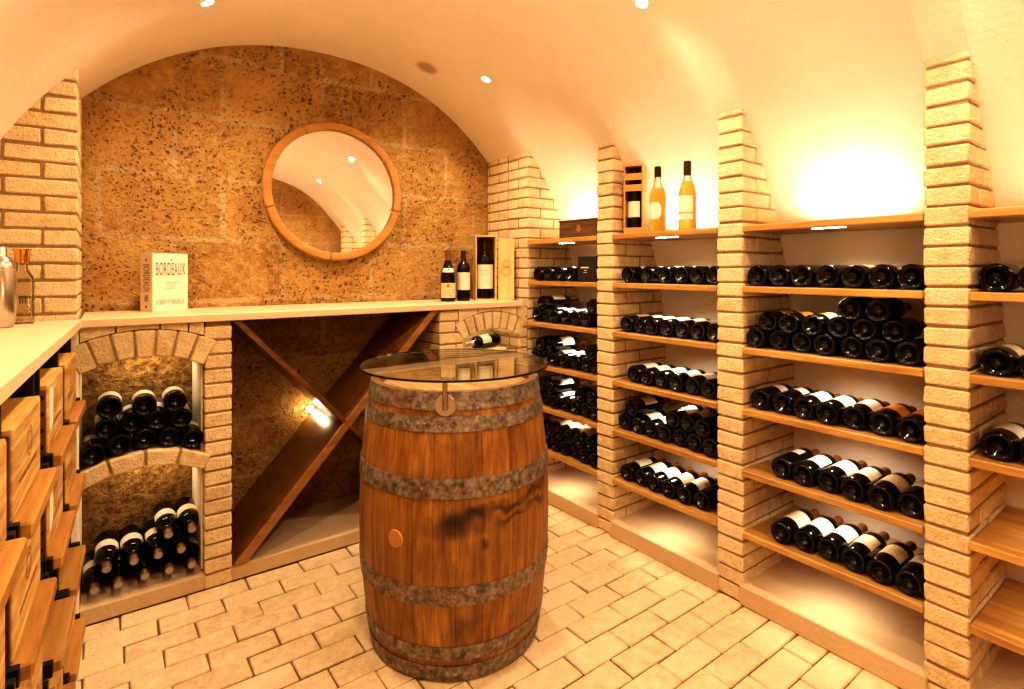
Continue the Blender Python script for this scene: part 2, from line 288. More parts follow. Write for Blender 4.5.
# ------------------------------------------------------------------ mesh builder
class MB:
    def __init__(s): s.v = []; s.f = []; s.m = []; s.t = []; s.uv = {}
    def add(s, vs, fs, mi=0, tint=0.6):
        o = len(s.v); s.v += [tuple(p) for p in vs]
        for f in fs: s.f.append([o + i for i in f]); s.m.append(mi); s.t.append(tint)
    def hexa(s, c, ch=0.0, mi=0, tint=0.6):
        # c[(i,j,k)] : eight corners, chamfered edges
        c = {k: Vector(p) for k, p in c.items()}
        keys = [(i, j, k) for i in (0, 1) for j in (0, 1) for k in (0, 1)]
        if ch <= 0:
            ix = {k: n for n, k in enumerate(keys)}
            q = [[(0,0,0),(0,0,1),(0,1,1),(0,1,0)], [(1,0,0),(1,1,0),(1,1,1),(1,0,1)], [(0,0,0),(1,0,0),(1,0,1),(0,0,1)],
                 [(0,1,0),(0,1,1),(1,1,1),(1,1,0)], [(0,0,0),(0,1,0),(1,1,0),(1,0,0)], [(0,0,1),(1,0,1),(1,1,1),(0,1,1)]]
            s.add([c[k] for k in keys], [[ix[k] for k in f] for f in q], mi, tint); return
        vs = []; ix = {}
        for k in keys:
            e = []
            for a in range(3):
                o = list(k); o[a] = 1 - o[a]; d = c[tuple(o)] - c[k]; L = d.length or 1e-6
                e.append(d / L * min(ch, L * 0.45))
            for a in range(3):
                p = c[k] + sum((e[b] for b in range(3) if b != a), Vector())
                ix[(k, a)] = len(vs); vs.append(p)
        fs = []
        for a in range(3):
            b, d = [x for x in range(3) if x != a]
            for sgn in (0, 1):
                ring = []
                for (u, w) in ((0, 0), (1, 0), (1, 1), (0, 1)):
                    k = [0, 0, 0]; k[a] = sgn; k[b] = u; k[d] = w; ring.append(ix[(tuple(k), a)])
                fs.append(ring)
            for u in (0, 1):
                for w in (0, 1):
                    k0 = [0, 0, 0]; k0[b] = u; k0[d] = w; k1 = list(k0); k1[a] = 1; k0, k1 = tuple(k0), tuple(k1)
                    fs.append([ix[(k0, b)], ix[(k1, b)], ix[(k1, d)], ix[(k0, d)]])
        for k in keys: fs.append([ix[(k, 0)], ix[(k, 1)], ix[(k, 2)]])
        s.add(vs, fs, mi, tint)
    def box(s, x0, x1, y0, y1, z0, z1, ch=0.0, mi=0, tint=0.6, jit=0.0, mat=None):
        c = {}
        for i in (0, 1):
            for j in (0, 1):
                for k in (0, 1):
                    p = Vector(((x0, x1)[i] + rnd.uniform(-jit, jit), (y0, y1)[j] + rnd.uniform(-jit, jit), (z0, z1)[k] + rnd.uniform(-jit, jit)))
                    c[(i, j, k)] = mat @ p if mat else p
        s.hexa(c, ch, mi, tint)
    def lathe(s, prof, n=32, mi=0, tint=0.6, mat=None, a0=0, a1=2 * PI, closed=True):
        vs = []; fs = []; m = len(prof); full = abs(a1 - a0 - 2 * PI) < 1e-6; cnt = n if full else n + 1
        for i in range(cnt):
            a = a0 + (a1 - a0) * i / n
            for (r, z) in prof:
                p = Vector((r * math.cos(a), r * math.sin(a), z)); vs.append(mat @ p if mat else p)
        for i in range(n):
            for j in range(m - 1):
                i2 = (i + 1) % cnt
                q = [i * m + j, i2 * m + j, i2 * m + j + 1, i * m + j + 1]
                fs.append(q)
        s.add(vs, fs, mi, tint)
    def cyl(s, p0, p1, r, n=16, mi=0, tint=0.6):
        p0, p1 = Vector(p0), Vector(p1); d = p1 - p0; q = d.to_track_quat('Z', 'Y').to_matrix().to_4x4(); q.translation = p0
        L = d.length; s.lathe([(0, 0), (r, 0), (r, L), (0, L)], n, mi, tint, q)
    def tube(s, pts, r, n=8, mi=0, tint=0.6):
        vs = []; fs = []; pts = [Vector(p) for p in pts]
        for i, p in enumerate(pts):
            d = (pts[min(i + 1, len(pts) - 1)] - pts[max(i - 1, 0)]).normalized(); q = d.to_track_quat('Z', 'Y')
            for k in range(n):
                a = 2 * PI * k / n; vs.append(p + q @ Vector((r * math.cos(a), r * math.sin(a), 0)))
        for i in range(len(pts) - 1):
            for k in range(n): fs.append([i * n + k, i * n + (k + 1) % n, (i + 1) * n + (k + 1) % n, (i + 1) * n + k])
        fs.append(list(range(n))); fs.append([(len(pts) - 1) * n + k for k in range(n)])
        s.add(vs, fs, mi, tint)
    def build(s, name, mats, parent=None, smooth=35, weld=True, recalc=True):
        me = bpy.data.meshes.new(name); me.from_pydata(s.v, [], s.f)
        at = me.attributes.new('tint', 'FLOAT', 'FACE'); at.data.foreach_set('value', s.t)
        me.polygons.foreach_set('material_index', s.m)
        for mm in (mats if isinstance(mats, (list, tuple)) else [mats]): me.materials.append(mm)
        bm = bmesh.new(); bm.from_mesh(me)
        if weld: bmesh.ops.remove_doubles(bm, verts=bm.verts, dist=1e-5)
        if recalc: bmesh.ops.recalc_face_normals(bm, faces=bm.faces)
        bm.to_mesh(me); bm.free()
        if smooth:
            me.polygons.foreach_set('use_smooth', [True] * len(me.polygons)); me.set_sharp_from_angle(angle=math.radians(smooth))
        o = bpy.data.objects.new(name, me); C.objects.link(o)
        if parent: o.parent = parent
        return o
def thing(name, label, cat, loc=(0, 0, 0), rot=None, group=None):
    o = bpy.data.objects.new(name, None); C.objects.link(o); o.empty_display_size = 0.05
    o.location = loc
    if rot is not None: o.rotation_euler = rot if len(rot) == 3 and not isinstance(rot, Matrix) else rot.to_euler()
    o['label'] = label; o['category'] = cat
    if group: o['group'] = group
    return o
def tag(o, label, cat, group=None):
    o['label'] = label; o['category'] = cat
    if group: o['group'] = group
    return o
def struct(o): o['kind'] = 'structure'; return o
def text_mesh(txt, size, ax='CENTER', extr=0.0):
    cu = bpy.data.curves.new('lettering', 'FONT'); cu.body = txt; cu.size = size; cu.align_x = ax; cu.align_y = 'CENTER'; cu.extrude = extr; cu.resolution_u = 3
    o = bpy.data.objects.new('lettering', cu); C.objects.link(o); bpy.context.view_layer.update()
    me = bpy.data.meshes.new_from_object(o.evaluated_get(bpy.context.evaluated_depsgraph_get()))
    bpy.data.objects.remove(o); bpy.data.curves.remove(cu)
    return [v.co.copy() for v in me.vertices], [list(p.vertices) for p in me.polygons]

# ------------------------------------------------------------------ camera
YAW = math.radians(36.6); F = 548.0; PY = 270.0
fwd = Vector((math.sin(YAW), math.cos(YAW), 0)); rgt = Vector((math.cos(YAW), -math.sin(YAW), 0))
cam = bpy.data.cameras.new('camera'); co = bpy.data.objects.new('camera', cam); C.objects.link(co)
co.location = (0, 0, H); co.rotation_euler = (PI / 2, 0, -YAW)
cam.sensor_width = 36; cam.lens = F / 1024 * 36; cam.shift_y = -(344.5 - PY) / 1024; cam.clip_start = 0.02
bpy.context.scene.camera = co
def ray(px, py): return (fwd + rgt * ((px - 512) / F) + Vector((0, 0, 1)) * ((PY - py) / F))
def on_vault(px, py):
    d = ray(px, py); t = 0.2
    while t < 8:
        p = Vector((0, 0, H)) + d * t
        if p.z > zceil(p.x, p.y) or p.y > YB: break
        t += 0.004
    return p

# ------------------------------------------------------------------ setting
# floor : brick pavers in running bond along x
mb = MB(); mb.box(-0.6, 2.6, YF - 0.1, YB + 0.1, -0.09, FZ - 0.007, 0, 1, 0.5)
row, y = 0, 2.66
while y > YF - 0.05:
    y0 = y - 0.110; off = (0.113 if row % 2 else 0.0) + rnd.uniform(-0.015, 0.015) - 0.62
    x = off
    while x < 2.12:
        L = 0.226
        if x + L > -0.6: mb.box(max(x, -0.6) + 0.0025, min(x + L, 2.13) - 0.0025, y0 + 0.0025, y - 0.0025, FZ - 0.03, FZ + rnd.uniform(-0.002, 0.0008), 0.004, 0, rnd.random(), 0.0025)
        x += L
    y = y0; row += 1
struct(mb.build('floor', [M['paver'], M['groove']]))
# end walls
def flat(name, pts, mat):
    m = MB(); m.add(pts, [[0, 1, 2, 3]]); return struct(m.build(name, mat, smooth=0, recalc=False))
flat('wall_back', [(XL, YB, 0), (XR, YB, 0), (XR, YB, 2.75), (XL, YB, 2.75)], M['stone'])
flat('wall_front', [(XR, YF, 0), (XL, YF, 0), (XL, YF, 2.75), (XR, YF, 2.75)], M['stone'])
flat('wall_right', [(XR, YB, 0), (XR, YF, 0), (XR, YF, Z0), (XR, YB, Z0)], M['baywall'])
flat('wall_left', [(XL, YF, 0), (XL, YB, 0), (XL, YB, Z0), (XL, YF, Z0)], M['baywall'])
# vaulted ceiling with a shallow lunette over every bay
mb = MB(); NT = 96
ys = set()
for (a, b) in BAYS:
    for i in range(25): ys.add(round(a + (b - a) * i / 24, 4))
for i in range(7): ys.add(round(2.65 + 0.45 * i / 6, 4))
for (a, b) in PIL: ys.add(round(a + 1e-3, 4)); ys.add(round(b - 1e-3, 4))
ys |= {YF, -0.28}
ys = sorted(ys); vs = []; fs = []
for y in ys:
    for i in range(NT + 1):
        th = PI * i / NT; cx_ = math.cos(th); sgn = 1 if cx_ >= 0 else -1
        x = XC + A * sgn * (1 - (1 - abs(cx_)) ** 1.0); vs.append((x, y, zceil(x, y)))
for j in range(len(ys) - 1):
    for i in range(NT): fs.append([j * (NT + 1) + i, j * (NT + 1) + i + 1, (j + 1) * (NT + 1) + i + 1, (j + 1) * (NT + 1) + i])
mb.add(vs, fs); struct(mb.build('ceiling', M['plaster'], smooth=50, recalc=False))

# ---- brickwork
CO = 0.0625; GAP = 0.0035
def clampz(m):
    return
def brick(m, x0, x1, y0, y1, z0, z1, mi=0):
    if z0 > 1.3:
        zc = max(zceil(x, y) for x in (x0, x1) for y in (y0, y1)) + 0.01
        if z0 > zc: return
    g = GAP
    m.box(x0 + g, x1 - g, y0 + g, y1 - g, z0 + g * 1.2, z1 - g * 1.2, 0.0045, mi, rnd.random(), 0.0022)
def pillar(y0, y1, label):
    m = MB(); k = 0; z = FZ
    while z < 2.3:
        cuts = [PX, PX + 0.215, XR] if k % 2 == 0 else [PX, PX + 0.105, PX + 0.32, XR]
        for a, b in zip(cuts, cuts[1:]): brick(m, a - (GAP if a == PX else 0), b, y0 - GAP, y1 + GAP, z, z + CO)
        z += CO; k += 1
    # mortar core
    n = 12
    for i in range(n):
        xa = PX + 0.007 + (XR - PX - 0.007) * i / n; xb = PX + 0.007 + (XR - PX - 0.007) * (i + 1) / n; ya, yb = y0 + 0.006, y1 - 0.006
        c = {}
        for ii, x in enumerate((xa, xb)):
            for jj, y in enumerate((ya, yb)):
                c[(ii, jj, 0)] = (x, y, FZ); c[(ii, jj, 1)] = (x, y, zceil(x, y) + 0.01)
        m.hexa(c, 0, 1, 0.5)
    clampz(m)
    return struct(m.build('brick_pillar', [M['brick'], M['mortar']], weld=False))
for (a, b) in PIL: pillar(a, b, '')
def stub(xe, xb, sgn, zlo, name):
    """corner pier between the last bay and the end wall; xe = room side face, xb = back"""
    m = MB(); z = zlo; k = 0; Y0 = 2.65
    X = lambda u: xe + sgn * u
    def bb(u0, u1, v0, v1):
        a, b = sorted((X(u0), X(u1))); brick(m, a, b, Y0 + v0, Y0 + v1, z, z + CO)
    D = abs(xb - xe)
    while z < 2.4:
        if k % 2 == 0:
            bb(0, 0.215, 0, 0.105); bb(0.215, D, 0, 0.105); bb(0, 0.105, 0.105, 0.215); bb(0, 0.105, 0.215, 0.43); bb(0, .105, .43, .45)
        else:
            bb(0, 0.105, 0, 0.215); bb(0.105, 0.32, 0, 0.105); bb(0.32, D, 0, 0.105); bb(0, 0.105, 0.215, 0.32); bb(0, 0.105, 0.32, 0.45)
        z += CO; k += 1
    n = 10
    for (ua, ub, va, vb) in [(0.007 + (D - 0.007) * i / n, 0.007 + (D - 0.007) * (i + 1) / n, 0.007, 0.1) for i in range(n)] + [(0.007, 0.1, 0.1, 0.45)]:
        c = {}
        for ii, u in enumerate((ua, ub)):
            for jj, v in enumerate((va, vb)):
                x, y = X(u), Y0 + v
                c[(ii, jj, 0)] = (x, y, zlo); c[(ii, jj, 1)] = (x, y, zceil(x, y) + 0.01)
        m.hexa(c, 0, 1, 0.5)
    clampz(m)
    return struct(m.build(name, [M['brick'], M['mortar']], weld=False))
stub(PX, XR, 1, FZ, 'brick_pier')
stub(-0.08, XL, -1, 1.125, 'brick_pier')
# plinths under the right hand bays
for (a, b) in BAYS:
    m = MB(); m.box(PX - 0.012, XR, a - 0.01, b + 0.01, FZ, 0.066, 0.004); struct(m.build('plinth', M['plinth']))
# ---- the walled counter base along the back wall
YM = 2.65
m = MB(); m.box(-0.08, PX, YM + 0.008, YB, FZ, 0.050, 0.004); struct(m.build('plinth', M['plinth']))
def column(x0, x1, z0, z1, depth, name, skip=None):
    m = MB(); z = z0; k = 0
    m.box(x0 + 0.006, x1 - 0.006, YM + 0.006, YB, z0, z1, 0, 1, 0.5)
    while z < z1 - 0.02:
        zt = min(z + CO, z1)
        w = x1 - x0
        if w < 0.15:
            brick(m, x0 - GAP, x1 + GAP, YM - GAP, YM + (0.215 if k % 2 else 0.105), z, zt)
        z += CO; k += 1
    return m
m = column(0.34, 0.445, FZ, 1.128, 0.4, '')
struct(m.build('brick_column', [M['brick'], M['mortar']], weld=False))
# plastered cheeks of the left niche
m = MB(); m.box(-0.5, -0.08, YM, YB, 0, 1.128, 0.004); struct(m.build('plaster_cheek', M['plaster']))
m = MB(); m.box(0.332, 0.3395, YM + 0.05, YB, 0.058, 1.0, 0.001); struct(m.build('plaster_cheek', M['plaster']))
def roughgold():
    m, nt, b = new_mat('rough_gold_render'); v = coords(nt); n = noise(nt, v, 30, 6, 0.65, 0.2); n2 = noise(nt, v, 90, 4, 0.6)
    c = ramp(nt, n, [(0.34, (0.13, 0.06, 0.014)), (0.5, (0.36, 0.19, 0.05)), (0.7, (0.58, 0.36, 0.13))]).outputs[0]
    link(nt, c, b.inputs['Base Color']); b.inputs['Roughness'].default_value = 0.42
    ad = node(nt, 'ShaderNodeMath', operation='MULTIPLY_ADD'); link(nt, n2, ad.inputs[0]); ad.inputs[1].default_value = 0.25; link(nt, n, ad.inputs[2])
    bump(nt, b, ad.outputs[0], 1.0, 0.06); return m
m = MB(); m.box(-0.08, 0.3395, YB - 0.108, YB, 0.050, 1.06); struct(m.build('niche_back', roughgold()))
def arch(m, cx, chord, crest, rise, L, nv, y0, y1, top=None, x0=None, x1=None, gap=0.005):
    h = chord / 2; R = (h * h + rise * rise) / (2 * rise); cz = crest - R; al = math.asin(h / R)
    P = lambda r, a: (cx + r * math.sin(a), cz + r * math.cos(a))
    for i in range(nv):
        a0 = -al + 2 * al * i / nv; a1 = -al + 2 * al * (i + 1) / nv; c = {}
        ga = gap / 2 / R
        j = rnd.uniform(-0.004, 0.004)
        for ii, a in enumerate((a0 + ga, a1 - ga)):
            for kk, r in enumerate((R + j, R + L + j * 0.5)):
                xx, zz = P(r, a)
                c[(ii, 0, kk)] = (xx, y0 + j, zz); c[(ii, 1, kk)] = (xx, y1, zz)
        m.hexa(c, 0.005, 0, rnd.random())
        c = {}
        for ii, a in enumerate((a0, a1)):
            for kk, r in enumerate((R + 0.004, R + L - 0.002)):
                xx, zz = P(r, a); c[(ii, 0, kk)] = (xx, y0 + 0.007, zz); c[(ii, 1, kk)] = (xx, y1, zz)
        m.hexa(c, 0, 1, 0.5)
    if top:
        Ro = R + L; n = 24
        cuts = [x0] + [x0 + (x1 - x0) * f for f in (0.27, 0.62, 0.86)] + [x1]
        for a, b in zip(cuts, cuts[1:]):
            for i in range(8):
                xa = a + (b - a) * i / 8; xb = a + (b - a) * (i + 1) / 8
                if i == 0: xa += 0.003
                if i == 7: xb -= 0.003
                c = {}
                for ii, x in enumerate((xa, xb)):
                    d = abs(x - cx); zl = cz + math.sqrt(max(Ro * Ro - d * d, 0)) if d < Ro * math.sin(al) else cz + Ro * math.cos(al)
                    zl = min(zl + 0.004, top - 0.003)
                    for jj, yy in enumerate((y0 + 0.003, y1)): c[(ii, jj, 0)] = (x, yy, zl); c[(ii, jj, 1)] = (x, yy, top)
                m.hexa(c, 0, 0, 0.35 + 0.4 * ((a * 7.3) % 1))
m = MB(); arch(m, 0.13, 0.42, 1.0, 0.05, 0.108, 7, YM - 0.004, YM + 0.10, 1.128, -0.08, 0.34)
struct(m.build('brick_arch', [M['brick'], M['mortar']], weld=False))
m = MB(); arch(m, 0.13, 0.42, 0.560, 0.055, 0.062, 4, YM - 0.003, YB, None, gap=0.007)
struct(m.build('brick_arch', [M['brick'], M['mortar']], weld=False))
# right hand masonry with the small arched niche
m = MB(); XA, XB = 1.474, PX; NX0, NX1, NF = 1.623, 2.02, 0.888
z = 0.0; k = 0
while z < 1.12:
    zt = min(z + CO, 1.128)
    if zt <= NF + 0.005:
        cuts = [XA, XA + 0.215, XA + 0.43, XB] if k % 2 == 0 else [XA, XA + 0.105, XA + 0.32, XA + 0.535, XB]
        for a, b in zip(cuts, cuts[1:]): brick(m, a - (GAP if a == XA else 0), b, YM - GAP, YM + 0.105, z, zt)
    else:
        xl = NX0 + 0.01 - max(0, (z - 0.94)) * 0.30
        if k % 2: brick(m, XA - GAP, xl, YM - GAP, YM + 0.105, z, zt)
        else: brick(m, XA - GAP, XA + 0.105, YM - GAP, YM + 0.105, z, zt); brick(m, XA + 0.105, xl, YM - GAP, YM + 0.105, z, zt)
        brick(m, NX1, XB, YM - GAP, YM + 0.105, z, zt)
    # reveal towards the big opening
    for a, b in ((0.105, 0.32), (0.32, 0.45)): brick(m, XA - GAP, XA + 0.105, YM + a, YM + b, z, zt)
    if 0.86 < z < 1.0:
        for a, b in ((0.1, 0.21), (0.21, 0.40)): brick(m, NX1 - 0.002, XB, YM + a + (k % 2) * 0.05, YM + b + (k % 2) * 0.05, z, zt)
    z += CO; k += 1
m.box(XA + 0.006, XB, YM + 0.006, YB, 0, NF - 0.004, 0, 1); m.box(XA + 0.006, NX0, YM + 0.006, YB, NF - 0.004, 1.128, 0, 1)
m.box(NX1 + 0.004, XB, YM + 0.006, YB, NF - 0.004, 1.128, 0, 1); m.box(NX0, NX1 + 0.004, YM + 0.27, YB, NF - 0.004, 1.128, 0, 0)
arch(m, 1.8215, 0.397, 1.007, 0.055, 0.10, 8, YM - 0.006, YM + 0.27, 1.128, NX0 - 0.03, NX1 + 0.05)
struct(m.build('brick_niche', [M['brick'], M['mortar']], weld=False))
m = MB(); m.box(NX0 + 0.005, NX0 + 0.275, YM - 0.045, YM + 0.18, 0.845, 0.893, 0.008, 0, 0.5, 0.004)
tag(m.build('stone_slab', M['brick']), 'rough stone slab set as sill in the small arched brick niche', 'slab')

# ---- counters
m = MB(); m.box(-0.075, 2.035, YM - 0.022, YB - 0.003, 1.130, 1.163, 0.003)
tag(m.build('countertop', M['countertop']), 'long pale wooden countertop running below the round mirror', 'countertop')
m = MB(); c = {}
def fx(y): return -0.135 + 0.0445 * (y - 1.19)
for i in (0, 1):
    for j, y in enumerate((YF + 0.02, 2.645)):
        for k, z in enumerate((1.130, 1.163)): c[(i, j, k)] = ((XL + 0.005) if i == 0 else fx(y), y, z)
m.hexa(c, 0.003)
tag(m.build('countertop', M['countertop']), 'pale wooden countertop over the crates on the left wall', 'countertop')

# ------------------------------------------------------------------ crate racks along the left wall
COLS = [(0.84, 1.20), (1.268, 1.585), (1.695, 1.995), (2.045, 2.345)]
colname = ['nearest to the camera', 'second from the camera', 'third from the camera', 'farthest, next to the arched niche']
RL = [0.912, 0.668, 0.424, 0.180]
def crate_mesh(parent, w, h, d, seed):
    """local: x = outwards (front face at 0), y along the wall 0..w, z up"""
    r = random.Random(seed); t = 0.014
    m = MB()
    for (a, b) in ((0, t), (w - t, w)):
        m = MB(); m.box(-d, -0.0, a, b, 0.0, h - 0.012, 0.0015, 0, r.random()); sp = m.build('side_panel', M['crateshade'], parent)
        if a == 0:
            for i in range(4):
                m = MB(); m.cyl((-0.009, -0.0015, 0.02 + i * (h - 0.05) / 3), (-0.009, 0.002, 0.02 + i * (h - 0.05) / 3), 0.0058, 10); m.build('nail', M['nail'], sp)
    m = MB(); m.box(-0.012, 0.004, 0.002, w - 0.002, 0.004, h - 0.004, 0.002, 0, r.random()); o = m.build('end_panel', M['cratefront'], parent)
    m = MB(); m.box(-d, 0.003, 0.001, w - 0.001, h - 0.012, h, 0.002, 0, r.random())
    m.build('lid', M['crate'], parent)
    m = MB(); m.tube([(-0.035 - 0.010 * i, 0.035 + 0.022 * math.sin(PI * i / 8), h + 0.004 + 0.010 * math.sin(PI * i / 8)) for i in range(9)], 0.007, 8); m.build('rope_handle', M['rope'], parent)
    m = MB(); m.box(-d, -0.012, t, w - t, 0.0, 0.01); m.box(-d, -d + 0.012, t, w - t, 0.01, h - 0.012); m.build('base_panel', M['crateshade'], parent)
    # branded marks on the end panel : crest and rows of lettering strokes
    m = MB(); cy = w * r.uniform(0.42, 0.58); cz = h * 0.62; X = 0.0046
    ring = 20
    for (R0, R1) in ((0.030, 0.027), (0.019, 0.017)):
        vs = []; fs = []
        for i in range(ring):
            a = 2 * PI * i / ring
            vs += [(X, cy + R0 * math.cos(a), cz + R0 * math.sin(a)), (X, cy + R1 * math.cos(a), cz + R1 * math.sin(a))]
        for i in range(ring): j = (i + 1) % ring; fs.append([2 * i, 2 * j, 2 * j + 1, 2 * i + 1])
        m.add(vs, fs)
    if seed in (20, 21):
        pm = MB(); pm.add([(0.0046, 0.02, h * 0.3), (0.0046, 0.085, h * 0.3), (0.0046, 0.085, h * 0.92), (0.0046, 0.02, h * 0.92)], [[0, 1, 2, 3]]); pm.build('paper_label', M['paperwhite'], parent, smooth=0, recalc=False)
    for rr in range(1):
        z = h * (0.30 - 0.1 * rr); y = w * 0.2
        while y < w * 0.8:
            l = r.uniform(0.006, 0.016); m.add([(X, y, z), (X, y + l, z), (X, y + l, z + 0.009), (X, y, z + 0.009)], [[0, 1, 2, 3]]); y += l + r.uniform(0.003, 0.007)
    m.build('brand_mark', M['burn'], parent, smooth=0, recalc=False)
def rotline(y): return (0, 0, -math.atan(0.0445))
LEVN = ['top', 'second', 'third', 'bottom']
FILL = {0: (0, 1, 2, 3), 1: (0, 1, 2, 3), 2: (0, 1, 3), 3: (0, 1, 3)}
for ci, (ya, yb) in enumerate(COLS):
    w = yb - ya; xf = fx(ya) + 0.008 - 0.005
    RZ = (0, 0, -math.atan(0.0445))
    t = thing('crate_rack', 'wooden rack with black posts under left counter, ' + colname[ci], 'rack', (xf, ya, 0), RZ)
    for z in RL:
        m = MB(); m.box(-0.028, 0.029, -0.004, w + 0.004, z - 0.030, z, 0.004, 0, rnd.random()); m.build('front_rail', M['rackwood'], t)
        m = MB(); m.box(-0.355, -0.300, -0.004, w + 0.004, z - 0.026, z, 0.003, 0, rnd.random()); m.build('back_rail', M['rackwood'], t)
    for (x, y) in ((-0.03, -0.022), (-0.33, -0.022), (-0.03, w + 0.008), (-0.33, w + 0.008)):
        m = MB(); m.box(x - 0.018, x + 0.018, y, y + 0.014, FZ, 1.128, 0.001)
        if x > -0.1:
            for z in RL: m.box(x - 0.0, x + 0.042, y - 0.002, y + 0.016, z - 0.028, z + 0.006, 0.001)
        m.build('post', M['black'], t)
    for li in FILL[ci]:
        h = (0.168 if li == 0 else 0.175) + rnd.uniform(-0.006, 0.004); ww = w - 0.004
        R = Matrix.Rotation(RZ[2], 3, 'Z'); p = Vector((xf, ya, 0)) + R @ Vector((rnd.uniform(-0.004, 0.003), 0.002, RL[li] + 0.0006))
        k = thing('wine_crate', 'pine wine crate on %s shelf of rack %s' % (LEVN[li], colname[ci]), 'crate', p, RZ, 'wine crates under the left counter')
        crate_mesh(k, ww, h, 0.34, ci * 10 + li)

# ------------------------------------------------------------------ bottles
def arc_patch(m, r, z0, z1, half, center=PI / 2, n=18, mi=0, uvs=None):
    vs = []; fs = []
    for i in range(n + 1):
        a = center - half + 2 * half * i / n
        for z in (z0, z1): vs.append((r * math.cos(a), r * math.sin(a), z))
    for i in range(n): fs.append([2 * i, 2 * i + 2, 2 * i + 3, 2 * i + 1])
    m.add(vs, fs, mi)
def add_uv(o, half, z0, z1, center=PI / 2):
    me = o.data; uv = me.uv_layers.new(name='UVMap')
    for lp in me.loops:
        p = me.vertices[lp.vertex_index].co; a = math.atan2(p.y, p.x)
        d = (a - center + PI) % (2 * PI) - PI
        uv.data[lp.index].uv = (0.5 - d / (2 * half), (p.z - z0) / (z1 - z0))
def bordeaux(R=0.0415, h=0.300):
    s = h / 0.300; k = R / 0.0415
    return [(0.0005, 0.026), (0.010 * k, 0.024), (0.020 * k, 0.014), (0.0275 * k, 0.005), (0.0315 * k, 0.0015), (0.036 * k, 0.0), (0.0395 * k, 0.0025), (0.0413 * k, 0.008), (R, 0.014),
            (R, 0.188 * s), (0.0405 * k, 0.199 * s), (0.0365 * k, 0.211 * s), (0.0285 * k, 0.223 * s), (0.0205 * k, 0.232 * s), (0.0165 * k, 0.241 * s), (0.0150 * k, 0.255 * s),
            (0.0145 * k, 0.286 * s), (0.0162 * k, 0.288 * s), (0.0162 * k, 0.297 * s), (0.0150 * k, 0.2995 * s), (0.0005, h)]
def burgundy(R=0.0425, h=0.300):
    s = h / 0.300; k = R / 0.0425
    return [(0.0005, 0.026), (0.011 * k, 0.024), (0.021 * k, 0.014), (0.0285 * k, 0.005), (0.0325 * k, 0.0015), (0.037 * k, 0.0), (0.0405 * k, 0.0025), (0.0423 * k, 0.008), (R, 0.014),
            (R, 0.140 * s), (0.0415 * k, 0.152 * s), (0.0375 * k, 0.172 * s), (0.0305 * k, 0.196 * s), (0.0225 * k, 0.220 * s), (0.0175 * k, 0.240 * s), (0.0152 * k, 0.256 * s),
            (0.0145 * k, 0.286 * s), (0.0162 * k, 0.288 * s), (0.0162 * k, 0.297 * s), (0.0150 * k, 0.2995 * s), (0.0005, h)]
def capsule_prof(prof, zc, off=0.0007):
    pts = [(r + off, z) for (r, z) in prof if z >= zc - 1e-6]
    pts[-1] = (0.0005, pts[-1][1] + off); pts[-2] = (pts[-2][0], pts[-2][1] + off)
    lo = [(r, z) for (r, z) in prof if z < zc][-1]; hi = [(r, z) for (r, z) in prof if z >= zc][0]
    f = (zc - lo[1]) / (hi[1] - lo[1]); rc = lo[0] + f * (hi[0] - lo[0])
    return [(rc + 0.0002, zc), (rc + off, zc + 0.0003)] + pts
def make_bottle(shape, lab, foil, name='wine_bottle'):
    prof = bordeaux() if shape == 'bordeaux' else burgundy()
    t = bpy.data.objects.new(name, None); C.objects.link(t); t.empty_display_size = 0.03
    m = MB(); m.lathe(prof, 30); m.build('glass_body', M['glassdark'], t, 40)
    m = MB(); m.lathe(capsule_prof(prof, 0.262 if foil is M['foil_gold'] else 0.238), 20); m.build('capsule', foil, t, 40)
    if lab:
        mat, z0, z1, half = lab; R = max(r for r, z in prof)
        m = MB(); arc_patch(m, R + 0.0006, z0, z1, half); o = m.build('label', mat, t, 60, recalc=False); add_uv(o, half, z0, z1)
    return t
protos = {}
def proto(key):
    return protos[key]
KINDS = {
 'white': ('bordeaux', (M['lab_white'], 0.070, 0.165, 1.25), M['foil_red']),
 'white_dark': ('bordeaux', (M['lab_white'], 0.085, 0.160, 1.05), M['foil_dark']),
 'cream': ('bordeaux', (M['lab_cream'], 0.070, 0.160, 1.25), M['foil_red']),
 'plain': ('burgundy', (M['lab_plain'], 0.050, 0.130, 1.20), M['foil_dark']),
 'orange': ('bordeaux', (M['lab_orange'], 0.075, 0.165, 1.30), M['foil_red']),
 'small': ('bordeaux', (M['lab_white'], 0.105, 0.160, 0.75), M['foil_red']),
 'copper': ('bordeaux', (M['lab_plain'], 0.105, 0.168, 1.25), M['foil_gold']),
 'dark': ('burgundy', None, M['foil_dark']),
}
used = set()
def place_bottle(kind, mat, label, group):
    if kind not in protos:
        o = make_bottle(*KINDS[kind]); protos[kind] = o
        if kind == 'copper':
            for ch in o.children:
                if ch.name.startswith('capsule'):
                    m = MB(); m.lathe([(0.0005, 0.3014), (0.0132, 0.3014)], 18); m.build('cork', M['cork'], ch, 0)
    else:
        src = protos[kind]; o = src.copy(); C.objects.link(o)
        for ch in src.children:
            c = ch.copy(); C.objects.link(c); c.parent = o
            for g in ch.children:
                d = g.copy(); C.objects.link(d); d.parent = c
    o.matrix_world = mat
    o['label'] = label; o['category'] = 'bottle'; o['group'] = group
    return o
